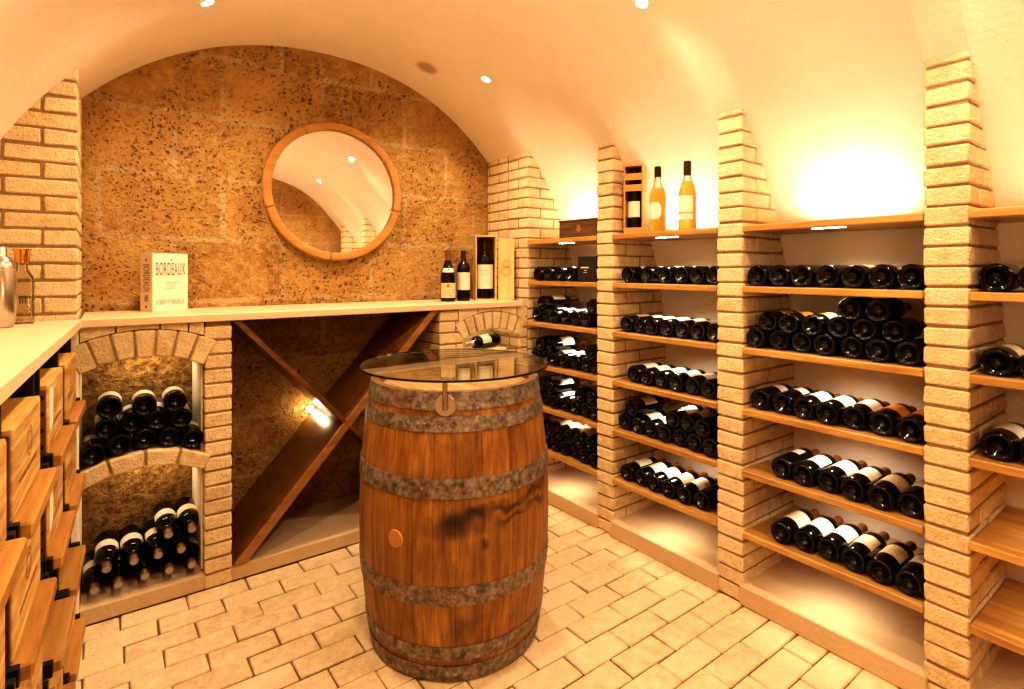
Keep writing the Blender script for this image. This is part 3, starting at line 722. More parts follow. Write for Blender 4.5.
def lying(axis, x, y, z, roll=0.0, yaw=0.0, tilt=0.0):
    if axis == '+x': m = Matrix(((0, 0, 1), (1, 0, 0), (0, 1, 0)))
    elif axis == '+y': m = Matrix(((-1, 0, 0), (0, 0, 1), (0, 1, 0)))
    else: m = Matrix(((1, 0, 0), (0, 0, -1), (0, 1, 0)))
    m = Matrix.Rotation(yaw, 3, 'Z') @ m @ Matrix.Rotation(roll, 3, 'Z')
    m = m.to_4x4(); m.translation = (x, y, z); return m
ORD = ['first', 'second', 'third', 'fourth', 'fifth', 'sixth', 'seventh', 'eighth']
BAYN = ['far bay at back', 'second bay from back', 'third bay from back', 'nearest bay at right']
SHN = ['top', 'second', 'third', 'fourth', 'fifth', 'lowest']
RB = 0.0417
def row(bay, lev, ysl, zrow, rowname, kinds, one=False, sc=1.0):
    zt = LEV[lev]; n = len(ysl)
    for i, y in enumerate(ysl):
        kd = kinds[i] if isinstance(kinds, (list, tuple)) else kinds
        if kd == 'mix': kd = rnd.choice(['white', 'white', 'cream', 'white_dark', 'plain', 'dark'])
        if kd == 'darkmix': kd = rnd.choice(['dark', 'white_dark', 'plain', 'cream', 'dark'])
        look = {'white': 'white-labelled', 'cream': 'cream-labelled', 'orange': 'orange-labelled', 'small': 'small-labelled', 'dark': 'unlabelled'}.get(kd, 'dark')
        pos = ORD[i] + ' from left' if n > 1 else 'lone'
        rown = '' if one else ' in %s row' % rowname
        lab = '%s bottle, %s%s, %s shelf, %s' % (look, pos, rown, SHN[lev], BAYN[bay])
        R = 0.0425 if KINDS[kd][0] == 'burgundy' else 0.0415
        if sc != 1.0: R *= sc
        mt = lying('+x', PX + 0.022 + rnd.uniform(-0.008, 0.012), y, zt + 0.001 + (R if zrow == 0 else RB * sc + zrow * (0.0735 if sc == 1 else 0.0685)),
                   rnd.uniform(-0.35, 0.35), rnd.uniform(-0.02, 0.02))
        place_bottle(kd, mt @ Matrix.Scale(sc, 4), lab, 'wine bottles lying on the shelves of the %s' % BAYN[bay])
def seq(a, step, n): return [a + step * i for i in range(n)]
# far bay
row(0, 1, [2.590, 2.490, 2.390, 2.290], 0, '', ['dark', 'dark', 'white_dark', 'dark'], True)
row(0, 2, seq(2.600, -0.0845, 6), 0, 'lower', ['dark', 'white_dark', 'white', 'white', 'white', 'white'])
row(0, 2, [2.557, 2.120], 1, 'upper', ['white', 'dark'])
row(0, 3, seq(2.602, -0.0832, 7), 0, 'lower', ['dark', 'dark', 'white', 'white', 'white', 'white', 'dark'])
row(0, 3, [2.560, 2.477, 2.144], 1, 'upper', ['dark', 'white', 'dark'])
row(0, 4, seq(2.602, -0.0832, 7), 0, 'lower', ['dark', 'white', 'white', 'dark', 'cream', 'dark', 'dark'])
row(0, 4, [2.560, 2.477, 2.227, 2.144], 1, 'upper', ['white', 'white', 'cream', 'plain'])
row(0, 5, seq(2.602, -0.0832, 7), 0, 'lower', 'darkmix')
row(0, 5, seq(2.560, -0.0832, 6), 1, 'upper', ['white', 'white', 'cream', 'white', 'plain', 'cream'])
# second bay
row(1, 1, [1.875, 1.755, 1.645, 1.555, 1.469, 1.383], 0, '', ['white_dark', 'white_dark', 'white', 'white', 'white', 'white'], True)
row(1, 2, seq(1.885, -0.0835, 7), 0, '', ['cream', 'white_dark', 'white', 'white', 'white', 'white', 'white'], True)
row(1, 3, seq(1.842, -0.0855, 6), 0, '', ['white', 'cream', 'white', 'white', 'white', 'white'], True)
row(1, 4, seq(1.900, -0.0838, 7), 0, 'lower', ['dark', 'white', 'white', 'dark', 'dark', 'dark', 'dark'])
row(1, 4, [1.858, 1.607, 1.523, 1.439], 1, 'upper', ['cream', 'white', 'cream', 'dark'])
row(1, 5, seq(1.877, -0.0855, 6), 0, '', ['white', 'white', 'white', 'cream', 'white', 'dark'], True)
# third bay
row(2, 1, [1.183, 1.098, 1.013, 0.925, 0.838, 0.750, 0.664], 0, '', ['dark', 'dark', 'dark', 'dark', 'cream', 'plain', 'plain'], True)
row(2, 2, seq(1.190, -0.0870, 7), 0, 'bottom', 'dark', sc=0.955)
row(2, 2, seq(1.1465, -0.0870, 6), 1, 'middle', ['orange', 'orange', 'orange', 'dark', 'dark', 'dark'], sc=0.955)
row(2, 2, [0.842, 0.755], 2, 'upper', 'dark', sc=0.955)
row(2, 3, seq(1.178, -0.0860, 7), 0, '', ['small', 'small', 'white', 'white', 'white', 'orange', 'orange'], True)
row(2, 4, seq(1.090, -0.0850, 6), 0, '', ['small', 'white', 'white', 'white', 'cream', 'white_dark'], True)
row(2, 5, seq(1.090, -0.0850, 6), 0, '', ['white', 'white', 'white', 'cream', 'cream', 'white_dark'], True)
# nearest bay
row(3, 1, seq(0.448, -0.0865, 4), 0, '', ['dark', 'dark', 'white_dark', 'dark'], True)
row(3, 2, seq(0.446, -0.0865, 4), 0, '', ['cream', 'cream', 'dark', 'dark'], True)
row(3, 3, seq(0.446, -0.0865, 4), 0, '', ['white', 'white', 'white', 'cream'], True)
# left niche, upper: bases towards the room
def nich(axis, pts, yb, name, kinds, rowname):
    for i, (x, z) in enumerate(pts):
        kd = kinds[i % len(kinds)]
        place_bottle(kd, lying(axis, x, yb + rnd.uniform(-0.012, 0.006), z, rnd.uniform(-0.3, 0.3), rnd.uniform(-0.02, 0.02)),
                     'dark bottle, %s from left in %s row of pile in %s' % (ORD[i], rowname, name), 'wine bottles piled in the %s' % name)
ex = lambda x: 0.131 + math.sqrt(0.491 ** 2 - (x - 0.13) ** 2)
low = [(-0.0365 + 0.0838 * i, 0) for i in range(5)]
nich('+y', [(x, ex(x) + 0.0435) for x, _ in low], 2.675, 'upper left niche', ['white_dark', 'white'], 'bottom')
nich('+y', [(0.0054 + 0.0838 * i, z) for i, z in enumerate((0.727, 0.735, 0.735, 0.727))], 2.684, 'upper left niche', ['white', 'white_dark'], 'middle')
nich('+y', [(0.012, 0.806), (0.130, 0.797), (0.236, 0.800)], 2.680, 'upper left niche', ['plain'], 'top')
nich('-y', [(-0.0365 + 0.0838 * i, 0.1015) for i in range(5)], 2.980, 'lower left niche', ['copper'], 'bottom')
nich('-y', [(0.0054 + 0.0838 * i, 0.174) for i in range(4)], 2.980, 'lower left niche', ['copper'], 'middle')
nich('-y', [(0.2149, 0.2466), (0.2987, 0.2466)], 2.980, 'lower left niche', ['copper'], 'top')

# ------------------------------------------------------------------ shelves in the right hand bays
def led_strip(name, parent, x0, x1, y0, y1, z0, z1):
    m = MB(); m.box(x0, x1, y0, y1, z0, z1, 0.001); return m.build(name, M['led'], parent)
for bi, (a, b) in enumerate(BAYS):
    for li, z in enumerate(LEV):
        yc = (a + b) / 2
        t = thing('oak_shelf', 'oak shelf board, %s of six, in %s' % (SHN[li], BAYN[bi]), 'shelf', (PX - 0.006, yc, z), None, 'oak shelves between the brick pillars')
        hw = (b - a) / 2
        m = MB(); m.box(0, 0.43 if z < 0.9 else (0.415 if z < 1.2 else (0.39 if z < 1.4 else 0.34)), -hw + 0.0005, hw - 0.0005, -0.026, 0, 0.003, 0, rnd.random())
        # front lipping overlaps the pillar edge a little
        m.build('board', M['shelf'], t)
        if li < 2 or li == 5:
            led_strip('led_light', t, 0.045, 0.070, -0.055, 0.055, -0.0275, -0.0255)

# ------------------------------------------------------------------ things on the top shelves
ZS = LEV[0] + 0.001
def wine_box(name, label, w, d, h, loc, rot, t=0.008):
    """open fronted upright box, front towards local -y"""
    o = thing(name, label, 'box', loc, rot)
    m = MB(); m.box(-w / 2, -w / 2 + t, 0, d, 0, h, 0.001); m.box(w / 2 - t, w / 2, 0, d, 0, h, 0.001)
    m.box(-w / 2 + t, w / 2 - t, 0, d, 0, t, 0.001); m.box(-w / 2 + t, w / 2 - t, 0, d, h - t, h, 0.001)
    return o, m
def lid_text(m, items): pass
# slatted box
o, m = wine_box('bottle_box', 'orange wooden gift box with slats over a dark bottle, on top shelf', 0.098, 0.105, 0.345, (2.125, 1.842, ZS), (0, 0, -PI / 2 + 0.52))
m.build('box_frame', M['orange_box'], o)
m = MB(); m.box(-0.041, 0.041, 0.097, 0.105, 0.008, 0.337); m.build('back_panel', M['boxin'], o)
for (z0, z1) in ((0.268, 0.302), (0.212, 0.246), (0.008, 0.030)):
    m = MB(); m.box(-0.041, 0.041, 0.0005, 0.008, z0, z1, 0.001); m.build('slat', M['orange_box'], o)
def std_bottle(name, label, prof, mats, loc, rotz, labels, capz, foil, body=None, group=None):
    t = thing(name, label, 'bottle', loc, (0, 0, rotz), group)
    m = MB(); m.lathe(prof, 36); m.build('glass_body', body or M['glassdark'], t, 40)
    if capz:
        m = MB(); m.lathe(capsule_prof(prof, capz), 24); m.build('capsule', foil, t, 40)
    for (z0, z1, half, mat) in labels:
        R = max(r for r, z in prof); rr = R
        m = MB(); arc_patch(m, rr + 0.0007, z0, z1, half, -PI / 2, 24); q = m.build('label', mat, t, 60, recalc=False); add_uv(q, half, z0, z1, -PI / 2)
    return t
def wrap_marks(parent, name, R, items, mat):
    """small printed shapes wrapped on a label: (u, z, w, h) with u the arc length from the front"""
    m = MB()
    for (u, z, w, h) in items:
        n = 4; vs = []; fs = []
        for i in range(n + 1):
            a = -PI / 2 + (u - w / 2 + w * i / n) / R
            for zz in (z - h / 2, z + h / 2): vs.append((R * math.cos(a), R * math.sin(a), zz))
        for i in range(n): fs.append([2 * i, 2 * i + 2, 2 * i + 3, 2 * i + 1])
        m.add(vs, fs)
    return m.build(name, mat, parent, 0, recalc=False)
def disc_mark(parent, name, R, u, z, rad, mat, ry=None):
    m = MB(); vs = [(R * math.cos(-PI / 2 + u / R), R * math.sin(-PI / 2 + u / R), z)]; n = 18; ry = ry or rad
    for i in range(n):
        a = -PI / 2 + (u + rad * math.cos(2 * PI * i / n)) / R; vs.append((R * math.cos(a), R * math.sin(a), z + ry * math.sin(2 * PI * i / n)))
    m.add(vs, [[0, i + 1, (i + 1) % n + 1] for i in range(n)]); return m.build(name, mat, parent, 0, recalc=False)
face = -PI / 2 + 0.15
t = std_bottle('wine_bottle', 'dark bottle with cream label standing inside the slatted orange box', bordeaux(0.039, 0.318), None, (2.125 + 0.055 * math.sin(PI / 2 - 0.52), 1.842 + 0.055 * math.cos(PI / 2 - 0.52), ZS + 0.0085), -PI / 2 + 0.2, [(0.075, 0.155, 1.1, M['lab_plain'])], 0.25, M['foil_dark'])
wrap_marks(t, 'label_crest', 0.0382, [(0, 0.138, 0.010, 0.012)], M['ink'])
def cognac(name, label, prof, fill, loc, rotz, stopper, labs, k=1.0):
    prof = [(r * (1 + (k - 1) * 0.5), z * k) for r, z in prof]; fill *= k
    t = thing(name, label, 'bottle', loc, (0, 0, rotz))
    lo = [(r, z) for r, z in prof if z <= fill]; hi = [(r, z) for r, z in prof if z >= fill]
    rc = lo[-1][0] + (hi[0][0] - lo[-1][0]) * (fill - lo[-1][1]) / max(1e-6, hi[0][1] - lo[-1][1])
    m = MB(); m.lathe(lo + [(rc, fill), (0.0005, fill)], 36); m.build('amber_body', M['amber'], t, 40)
    m = MB(); m.lathe([(rc - 0.002, fill + 0.0005), (rc, fill + 0.0005)] + hi + [(hi[-1][0] - 0.002, hi[-1][1]), (rc - 0.002, fill + 0.001)][:1], 36); m.build('glass_neck', M['bottleclear'], t, 40)
    zt = prof[-1][1]; rt = prof[-1][0]
    m = MB(); r, h, mat = stopper; m.lathe([(0.0005, zt - 0.02), (r, zt - 0.02), (r, zt + h - 0.003), (r - 0.003, zt + h), (0.0005, zt + h)], 24); m.build('stopper', mat, t, 40)
    R = max(r for r, z in prof)
    for (z0, z1, half, mat) in labs:
        m = MB(); arc_patch(m, R + 0.0007, z0, z1, half, -PI / 2, 24); q = m.build('label', mat, t, 60, recalc=False); add_uv(q, half, z0, z1, -PI / 2)
    return t
p1 = [(0.0005, 0.006), (0.026, 0.004), (0.031, 0.0), (0.033, 0.003), (0.0335, 0.02), (0.0365, 0.09), (0.0385, 0.145), (0.037, 0.17), (0.031, 0.19), (0.022, 0.205), (0.0165, 0.22), (0.0145, 0.25), (0.014, 0.268)]
t = cognac('spirit_bottle', 'amber spirit bottle with black stopper on top shelf', p1, 0.196, (2.165, 1.722, ZS), -PI / 2 + 0.25, (0.0165, 0.030, M['black']), [], 1.085)
R = 0.0408
m = MB(); vs = []; fs = []; n = 28; NR = 6
for i in range(n):   # rounded label with a domed top
    q = 2 * PI * i / n; u = 0.034 * math.copysign(abs(math.cos(q)) ** 0.7, math.cos(q)); zz = 0.097 + 0.042 * math.copysign(abs(math.sin(q)) ** 0.75, math.sin(q))
    for j in range(NR + 1):
        f = j / NR; a = -PI / 2 + u * f / R; vs.append((R * math.cos(a), R * math.sin(a), 0.103 + (zz - 0.097) * f))
for i in range(n):
    for j in range(NR): k2 = (i + 1) % n; fs.append([i * (NR + 1) + j, i * (NR + 1) + j + 1, k2 * (NR + 1) + j + 1, k2 * (NR + 1) + j])
m.add(vs, fs); q = m.build('label', M['lab_white'], t, 60, recalc=False); add_uv(q, 0.9, 0.055, 0.14, -PI / 2)
p2 = [(0.0005, 0.012), (0.02, 0.010), (0.033, 0.0), (0.038, 0.002), (0.0395, 0.008), (0.0395, 0.168), (0.038, 0.182), (0.031, 0.206), (0.0225, 0.228), (0.018, 0.24), (0.0165, 0.262), (0.0165, 0.275)]
t = cognac('spirit_bottle', 'amber spirit bottle with tall brown stopper and two labels', p2, 0.226, (2.165, 1.553, ZS), -PI / 2 + 0.28, (0.0175, 0.046, M['foil_dark']), [(0.082, 0.158, 1.0, M['lab_white']), (0.048, 0.075, 1.0, M['lab_white'])])
# dark wooden box and black box in the far bay
t = thing('wooden_box', 'long dark weathered wooden box lying on top shelf of far bay', 'box', (2.13, 2.242, ZS), (0, 0, -PI / 2))
m = MB(); m.box(-0.165, 0.165, 0, 0.16, 0.0, 0.090, 0.003); dk = wood('dark_box_wood', (0.06, 0.03, 0.012), (0.20, 0.10, 0.04), 'x', 1.4, 0.7, 1.0, 0.4); m.build('box_body', dk, t)
m = MB(); m.box(-0.168, 0.168, -0.002, 0.162, 0.090, 0.103, 0.003); m.build('lid', dk, t)
m = MB(); m.add([(0.012 * math.sin(a) * 2 * (1 if k % 2 else 0.55), -0.0012, 0.05 + 0.026 * math.cos(a) * (1 if k % 2 else 0.75)) for k, a in enumerate([2 * PI * i / 10 for i in range(10)])], [list(range(10))]); m.build('emblem', simple('faded_red_print', (0.40, 0.12, 0.03), 0.7), t, 0, recalc=False)
t = thing('presentation_box', 'small square black box with white print on second shelf', 'box', (2.090, 2.138, LEV[1] + 0.001), (0, 0, -PI / 2 + 0.12))
m = MB(); m.box(-0.063, 0.063, 0, 0.10, 0, 0.140, 0.002); m.build('box_body', M['blackbox'], t)
m = MB()
for (y0, z0, w, h) in ((-0.04, 0.075, 0.028, 0.007), (-0.010, 0.075, 0.024, 0.007), (-0.014, 0.061, 0.014, 0.004), (-0.022, 0.050, 0.026, 0.003)): m.add([(y0, -0.0008, z0), (y0 + w, -0.0008, z0), (y0 + w, -0.0008, z0 + h), (y0, -0.0008, z0 + h)], [[0, 1, 2, 3]])
m.build('print', M['whiteprint'], t, 0, recalc=False)

# ------------------------------------------------------------------ things on the back counter
ZC = 1.1635
t = std_bottle('wine_bottle', 'slope-shouldered wine bottle with gold label and neck band, leftmost on counter', burgundy(0.0445, 0.305), None, (1.644, 2.855, ZC), -0.42, [(0.022, 0.110, 1.25, M['lab_cream'])], 0.245, M['foil_red'])
disc_mark(t, 'label_seal', 0.0454, -0.004, 0.094, 0.010, M['inkred']); wrap_marks(t, 'label_print', 0.0454, [(0, 0.066, 0.05, 0.007), (0, 0.055, 0.042, 0.004), (0.012, 0.035, 0.016, 0.008)], M['inkbrown'])
m = MB(); pr = [(0.0300 + 0.0010, 0.176), (0.0258 + 0.0010, 0.197)]; m.lathe([(0.0403, 0.173), (0.0333, 0.198)], 24, a0=-PI / 2 - 1.1, a1=-PI / 2 + 1.1); m.build('neck_label', M['lab_white'], t, 60, recalc=False)
disc_mark(t, 'neck_seal', 0.0374, 0, 0.185, 0.006, M['inkred'])
t = std_bottle('wine_bottle', 'square-shouldered wine bottle with pale label between gold-labelled bottle and open box', bordeaux(0.0415, 0.305), None, (1.755, 2.860, ZC), -0.45, [(0.066, 0.172, 1.15, M['lab_plain'])], 0.245, M['foil_dark'])
o, m = wine_box('magnum_box', 'open upright pale wooden box holding a magnum on the counter', 0.132, 0.125, 0.400, (1.892, 2.815, ZC), (0, 0, -0.44))
m.build('box_frame', M['gold_box'], o)
m = MB(); m.box(-0.058, 0.058, 0.117, 0.125, 0.008, 0.392); m.build('back_panel', M['crateshade'], o)
R3 = Matrix.Rotation(-0.44, 3, 'Z'); p = Vector((1.892, 2.815, 0)) + R3 @ Vector((0, 0.063, 0))
t = std_bottle('wine_bottle', 'large magnum wine bottle with pale label inside the open wooden box', bordeaux(0.0535, 0.368), None, (p.x, p.y, ZC + 0.0085), -0.44, [(0.062, 0.212, 1.15, M['lab_plain'])], 0.31, M['foil_dark'])
wrap_marks(t, 'label_print', 0.0544, [(-0.012, 0.176, 0.05, 0.007), (0, 0.162, 0.066, 0.006), (-0.006, 0.150, 0.058, 0.007), (0, 0.10, 0.05, 0.003), (0, 0.085, 0.06, 0.003)], M['inkbrown'])
# the lid of the box, standing beside it
t = thing('box_lid', 'pale wooden box lid with burnt round crest leaning beside the open box', 'lid', (2.012, 2.770, ZC), (-0.03, 0, -0.62))
m = MB(); m.box(-0.050, 0.050, 0, 0.012, 0, 0.385, 0.001, 0, 1.0); m.build('panel', M['gold_box'], t)
m = MB()
for (cz, r0, r1) in ((0.225, 0.026, 0.022), (0.178, 0.032, 0.028), (0.178, 0.018, 0.015), (0.225, 0.012, 0.009)):
    vs = []; fs = []; n = 24
    for i in range(n):
        a = 2 * PI * i / n; vs += [(r0 * math.cos(a), -0.0008, cz + r0 * math.sin(a)), (r1 * math.cos(a), -0.0008, cz + r1 * math.sin(a))]
    for i in range(n): j = (i + 1) % n; fs.append([2 * i, 2 * j, 2 * j + 1, 2 * i + 1])
    m.add(vs, fs)
m.build('crest', M['burn'], t, 0, recalc=False)
# lying bottle in the small niche
Mx = Matrix(((0, 0, -1), (-1, 0, 0), (0, 1, 0))); Mx = Matrix.Rotation(0.34, 3, 'Z') @ Mx
t = thing('wine_bottle', 'wine bottle with silver capsule lying in the small arched niche', 'bottle', (1.890, 2.705, 0.897 + 0.0375), None)
t.rotation_euler = Mx.to_euler()
pr = bordeaux(0.0372, 0.30)
m = MB(); m.lathe(pr, 30); m.build('glass_body', M['glassdark'], t, 40)
m = MB(); m.lathe(capsule_prof(pr, 0.235), 20); m.build('capsule', M['foil_silver'], t, 40)
m = MB(); arc_patch(m, 0.0379, 0.095, 0.178, 1.7, PI / 2); q = m.build('label', M['lab_white'], t, 60, recalc=False); add_uv(q, 1.7, 0.095, 0.178)
# book
t = thing('book', 'thick white book standing upright on the counter left of the mirror', 'book', (0.170, 2.905, ZC), (0, 0, math.radians(30)))
BW, BT, BH = 0.166, 0.080, 0.262
m = MB(); m.box(0.002, BW - 0.004, 0.004, BT - 0.004, 0.003, BH - 0.003, 0.0); m.build('pages', M['spine'], t)
m = MB(); m.box(0, BW, 0, 0.0035, 0, BH, 0.0008); m.box(0, BW, BT - 0.0035, BT, 0, BH, 0.0008); m.build('cover', M['paperwhite'], t)
m = MB(); m.box(-0.003, 0.0015, 0, BT, 0, BH, 0.0008); m.build('spine', M['spine'], t)
def put_text(name, txt, size, fn, mat, parent, sx=1.0):
    vs, fs = text_mesh(txt, size); m = MB(); m.add([fn(v.x * sx, v.y) for v in vs], fs); return m.build(name, mat, parent, 0, weld=False, recalc=False)
cf = lambda cx, cz, k=1.0: (lambda x, y: (cx + x, -0.0006, cz + y * k))
def fit(txt, size, width):
    vs, _ = text_mesh(txt, size); return width / (max(v.x for v in vs) - min(v.x for v in vs))
put_text('title', 'BORDEAUX', 0.072, cf(BW * 0.5, 0.188, 1.15), simple('title_ink', (0.17, 0.13, 0.14), 0.7), t, fit('BORDEAUX', 0.072, 0.138))
put_text('subtitle', 'A Consumer Guide', 0.009, cf(BW * 0.52, 0.128), M['inkred'], t, 0.8)
put_text('subtitle', "to the World's", 0.008, cf(BW * 0.5, 0.115), M['inkbrown'], t, 0.8)
put_text('subtitle', 'Finest Wines', 0.009, cf(BW * 0.5, 0.103), M['inkred'], t, 0.8)
put_text('author', 'ROBERT M. PARKER, JR.', 0.030, cf(BW * 0.5, 0.040), simple('author_ink', (0.55, 0.33, 0.24), 0.7), t, fit('ROBERT M. PARKER, JR.', 0.030, 0.134))
disc = MB(); disc.add([(BW * 0.52 + 0.005 * math.cos(a), -0.0006, 0.233 + 0.005 * math.sin(a)) for a in [2 * PI * i / 12 for i in range(12)]], [list(range(12))]); disc.build('cover_seal', M['inkgold'], t, 0, recalc=False)
sf = lambda x, y: (-0.0036, BT * 0.5 - y, 0.150 - x)
put_text('spine_title', 'BORDEAUX', 0.060, sf, M['ink'], t, fit('BORDEAUX', 0.060, 0.125))
put_text('spine_author', 'PARKER', 0.018, lambda x, y: (-0.0036, BT * 0.5 - y * 2.2, 0.060 - x), M['ink'], t, fit('PARKER', 0.018, 0.028))
for zz in (0.232, 0.022):
    d = MB(); d.add([(-0.0036, BT * 0.5 + 0.006 * math.cos(a), zz + 0.006 * math.sin(a)) for a in [2 * PI * i / 12 for i in range(12)]], [list(range(12))]); d.build('spine_seal', M['ink'], t, 0, recalc=False)
# shaker and brass-capped bottle on the left counter
t = thing('cocktail_shaker', 'shiny steel cocktail shaker at the left edge of the photo', 'shaker', (-0.272, 2.415, ZC))
m = MB(); m.lathe([(0.0005, 0), (0.030, 0), (0.033, 0.003), (0.041, 0.06), (0.0435, 0.11), (0.041, 0.160), (0.0375, 0.186), (0.0005, 0.186)], 40); m.build('cup', M['steel'], t, 40)
m = MB(); m.lathe([(0.0005, 0.187), (0.0385, 0.187), (0.0375, 0.200), (0.030, 0.222), (0.018, 0.230), (0.016, 0.234), (0.016, 0.256), (0.012, 0.262), (0.0005, 0.262)], 40); m.build('lid', M['steel'], t, 40)
t = thing('decanter_bottle', 'clear glass bottle with brass cap behind the steel shaker', 'bottle', (-0.232, 2.555, ZC))
def sq(r, n=32, p=5.0): return [(r * math.copysign(abs(math.cos(a)) ** (2 / p), math.cos(a)), r * math.copysign(abs(math.sin(a)) ** (2 / p), math.sin(a))) for a in [2 * PI * i / n for i in range(n)]]
m = MB(); vs = []; fs = []; secs = [(0.030, 0.0, 5), (0.033, 0.003, 5), (0.033, 0.145, 5), (0.030, 0.165, 4), (0.018, 0.185, 2.2), (0.0155, 0.195, 2), (0.0155, 0.212, 2)]
inner = [(0.0125, 0.212, 2), (0.0125, 0.195, 2), (0.016, 0.182, 2.2), (0.027, 0.163, 4), (0.030, 0.143, 5), (0.030, 0.012, 5)]
for (r, z, pw) in secs + inner: vs += [(x, y, z) for x, y in sq(r, 32, pw)]
ns = len(secs) + len(inner)
for i in range(ns - 1):
    for k in range(32): fs.append([i * 32 + k, i * 32 + (k + 1) % 32, (i + 1) * 32 + (k + 1) % 32, (i + 1) * 32 + k])
fs.append(list(range(32))); fs.append([(ns - 1) * 32 + k for k in range(32)])
m.add(vs, fs); m.build('glass_body', M['bottleclear'], t, 40)
m = MB(); m.lathe([(0.0005, 0.2125), (0.020, 0.2125), (0.0215, 0.25), (0.025, 0.256), (0.025, 0.260), (0.0005, 0.260)], 32); m.build('cap', M['brass'], t, 40)
m = MB()
for (u, z, w, h) in ((-0.007, 0.082, 0.004, 0.022), (0.0, 0.082, 0.004, 0.022), (0.007, 0.082, 0.004, 0.022), (0.0, 0.096, 0.022, 0.003)): m.add([(u - w / 2 + 0.004, -0.0336, z - h / 2), (u + w / 2 + 0.004, -0.0336, z - h / 2), (u + w / 2 + 0.004, -0.0336, z + h / 2), (u - w / 2 + 0.004, -0.0336, z + h / 2)], [[0, 1, 2, 3]])
m.build('emblem', M['ink'], t, 0, recalc=False)

# ------------------------------------------------------------------ mirror
MC = Vector((1.046, YB, 1.790)); MR = 0.388
t = thing('round_mirror', 'round wall mirror in a segmented oak frame above the counter', 'mirror', (MC.x, YB - 0.016, MC.z), (math.radians(-1.2), 0, math.radians(-1.0)))
rx = Matrix.Rotation(PI / 2, 4, 'X')    # local z of the lathe -> -y
seams = [math.radians(a) for a in (36, 118, 197, 264, 346)]
for i, a in enumerate(seams):
    b = seams[(i + 1) % 5] + (2 * PI if i == 4 else 0)
    m = MB(); pr = [(MR - 0.046, 0.004), (MR - 0.044, 0.030), (MR - 0.036, 0.034), (MR - 0.006, 0.034), (MR, 0.028), (MR, 0.002), (MR - 0.046, 0.002), (MR - 0.046, 0.004)]
    m.lathe(pr, 24, 0, rnd.random(), rx, a + 0.006, b - 0.006); m.build('frame_segment', M['mframe'], t, 40)
m = MB(); m.lathe([(0.0005, 0.014), (MR - 0.040, 0.014), (MR - 0.040, 0.006), (0.0005, 0.006)], 72, 0, 0.6, rx); m.build('mirror_glass', M['mirror'], t, 30)

# ------------------------------------------------------------------ cross shaped rack under the counter
t = thing('cross_rack', 'two crossed dark wooden boards in the opening under the counter', 'rack', (0, 0, 0))
def diag(m, x0, z0, x1, z1, th, y0, y1):
    d = Vector((x1 - x0, 0, z1 - z0)); L = d.length; u = d / L; n = Vector((-u.z, 0, u.x))
    c = {}
    for i, s in enumerate((0, L)):
        for k, h in enumerate((-th / 2, th / 2)):
            base = Vector((x0, 0, z0)) + u * s + n * h
            # cut the ends flush with floor and worktop
            zt = z0 if i == 0 else z1
            if abs(u.z) > 0.01: base += u * ((zt - base.z) / u.z)
            base.x = min(max(base.x, 0.447), 1.468)
            for j, y in enumerate((y0, y1)): c[(i, j, k)] = (base.x, y, base.z)
    m.hexa(c, 0.003, 0, rnd.random())
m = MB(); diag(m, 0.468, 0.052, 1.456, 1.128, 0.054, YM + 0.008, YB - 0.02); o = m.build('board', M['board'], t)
m = MB(); diag(m, 0.468, 0.052, 1.456, 1.128, 0.054, YM - 0.001, YM + 0.0075); m.build('lit_front_edge', M['litedge'], o)
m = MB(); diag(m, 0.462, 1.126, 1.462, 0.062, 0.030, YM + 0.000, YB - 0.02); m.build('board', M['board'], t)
lt = thing('puck_light', 'small glowing puck light low on the wall behind the crossed boards', 'light', (0.905, YB - 0.002, 0.585), (PI / 2, 0, 0))
m = MB(); m.lathe([(0.0005, 0.014), (0.013, 0.014), (0.015, 0.011), (0.015, 0), (0.0005, 0)], 24); m.build('lens', M['led'], lt, 40)
m = MB(); m.lathe([(0.0155, 0.0), (0.022, 0.0), (0.022, 0.009), (0.0155, 0.012)], 24); m.build('bezel', M['trimring'], lt, 40)

# ------------------------------------------------------------------ barrel table
BX, BY = 1.094, 1.842
bt = thing('barrel_table', 'old oak wine barrel with iron hoops carrying a round glass top', 'table', (BX, BY, FZ))
bt.scale = (1, 1, 1.0148)
ROT = 0.0
BH_ = 0.945
def rb(z):
    u = (z - BH_ / 2) / (BH_ / 2); return 0.361 - 0.046 * abs(u) ** 2.0
m = MB(); NS = 26; angs = []; a = 0
ws = [rnd.uniform(0.7, 1.3) for _ in range(NS)]; tot = sum(ws)
zs = [BH_ * i / 22 for i in range(23)]
for w in ws:
    a0 = a; a1 = a + 2 * PI * w / tot; a = a1; tint = rnd.random(); vs = []; fs = []; sub = 5
    g = 0.003
    prof_a = [a0, a0 + g, a0 + (a1 - a0) * 0.33, a0 + (a1 - a0) * 0.67, a1 - g, a1]
    for z in zs:
        for i, aa in enumerate(prof_a):
            r = rb(z) - (0.002 if i in (0, 5) else 0); vs.append((r * math.cos(aa), r * math.sin(aa), z))
    k = len(prof_a)
    for j in range(len(zs) - 1):
        for i in range(k - 1): fs.append([j * k + i, j * k + i + 1, (j + 1) * k + i + 1, (j + 1) * k + i])
    # inner lip at the top
    o = len(vs); top = (len(zs) - 1) * k
    for (dr, z) in ((0.026, BH_), (0.026, BH_ - 0.035)):
        for aa in prof_a: vs.append(((rb(BH_) - dr) * math.cos(aa), (rb(BH_) - dr) * math.sin(aa), z))
    for i in range(k - 1):
        fs.append([top + i, top + i + 1, o + i + 1, o + i]); fs.append([o + i, o + i + 1, o + k + i + 1, o + k + i])
    m.add(vs, fs, 0, tint)
m.build('staves', M['stave'], bt, 30, weld=False)
def rbz(z): return rb(z)
m = MB(); r0 = rb(BH_) - 0.0265
x = -r0
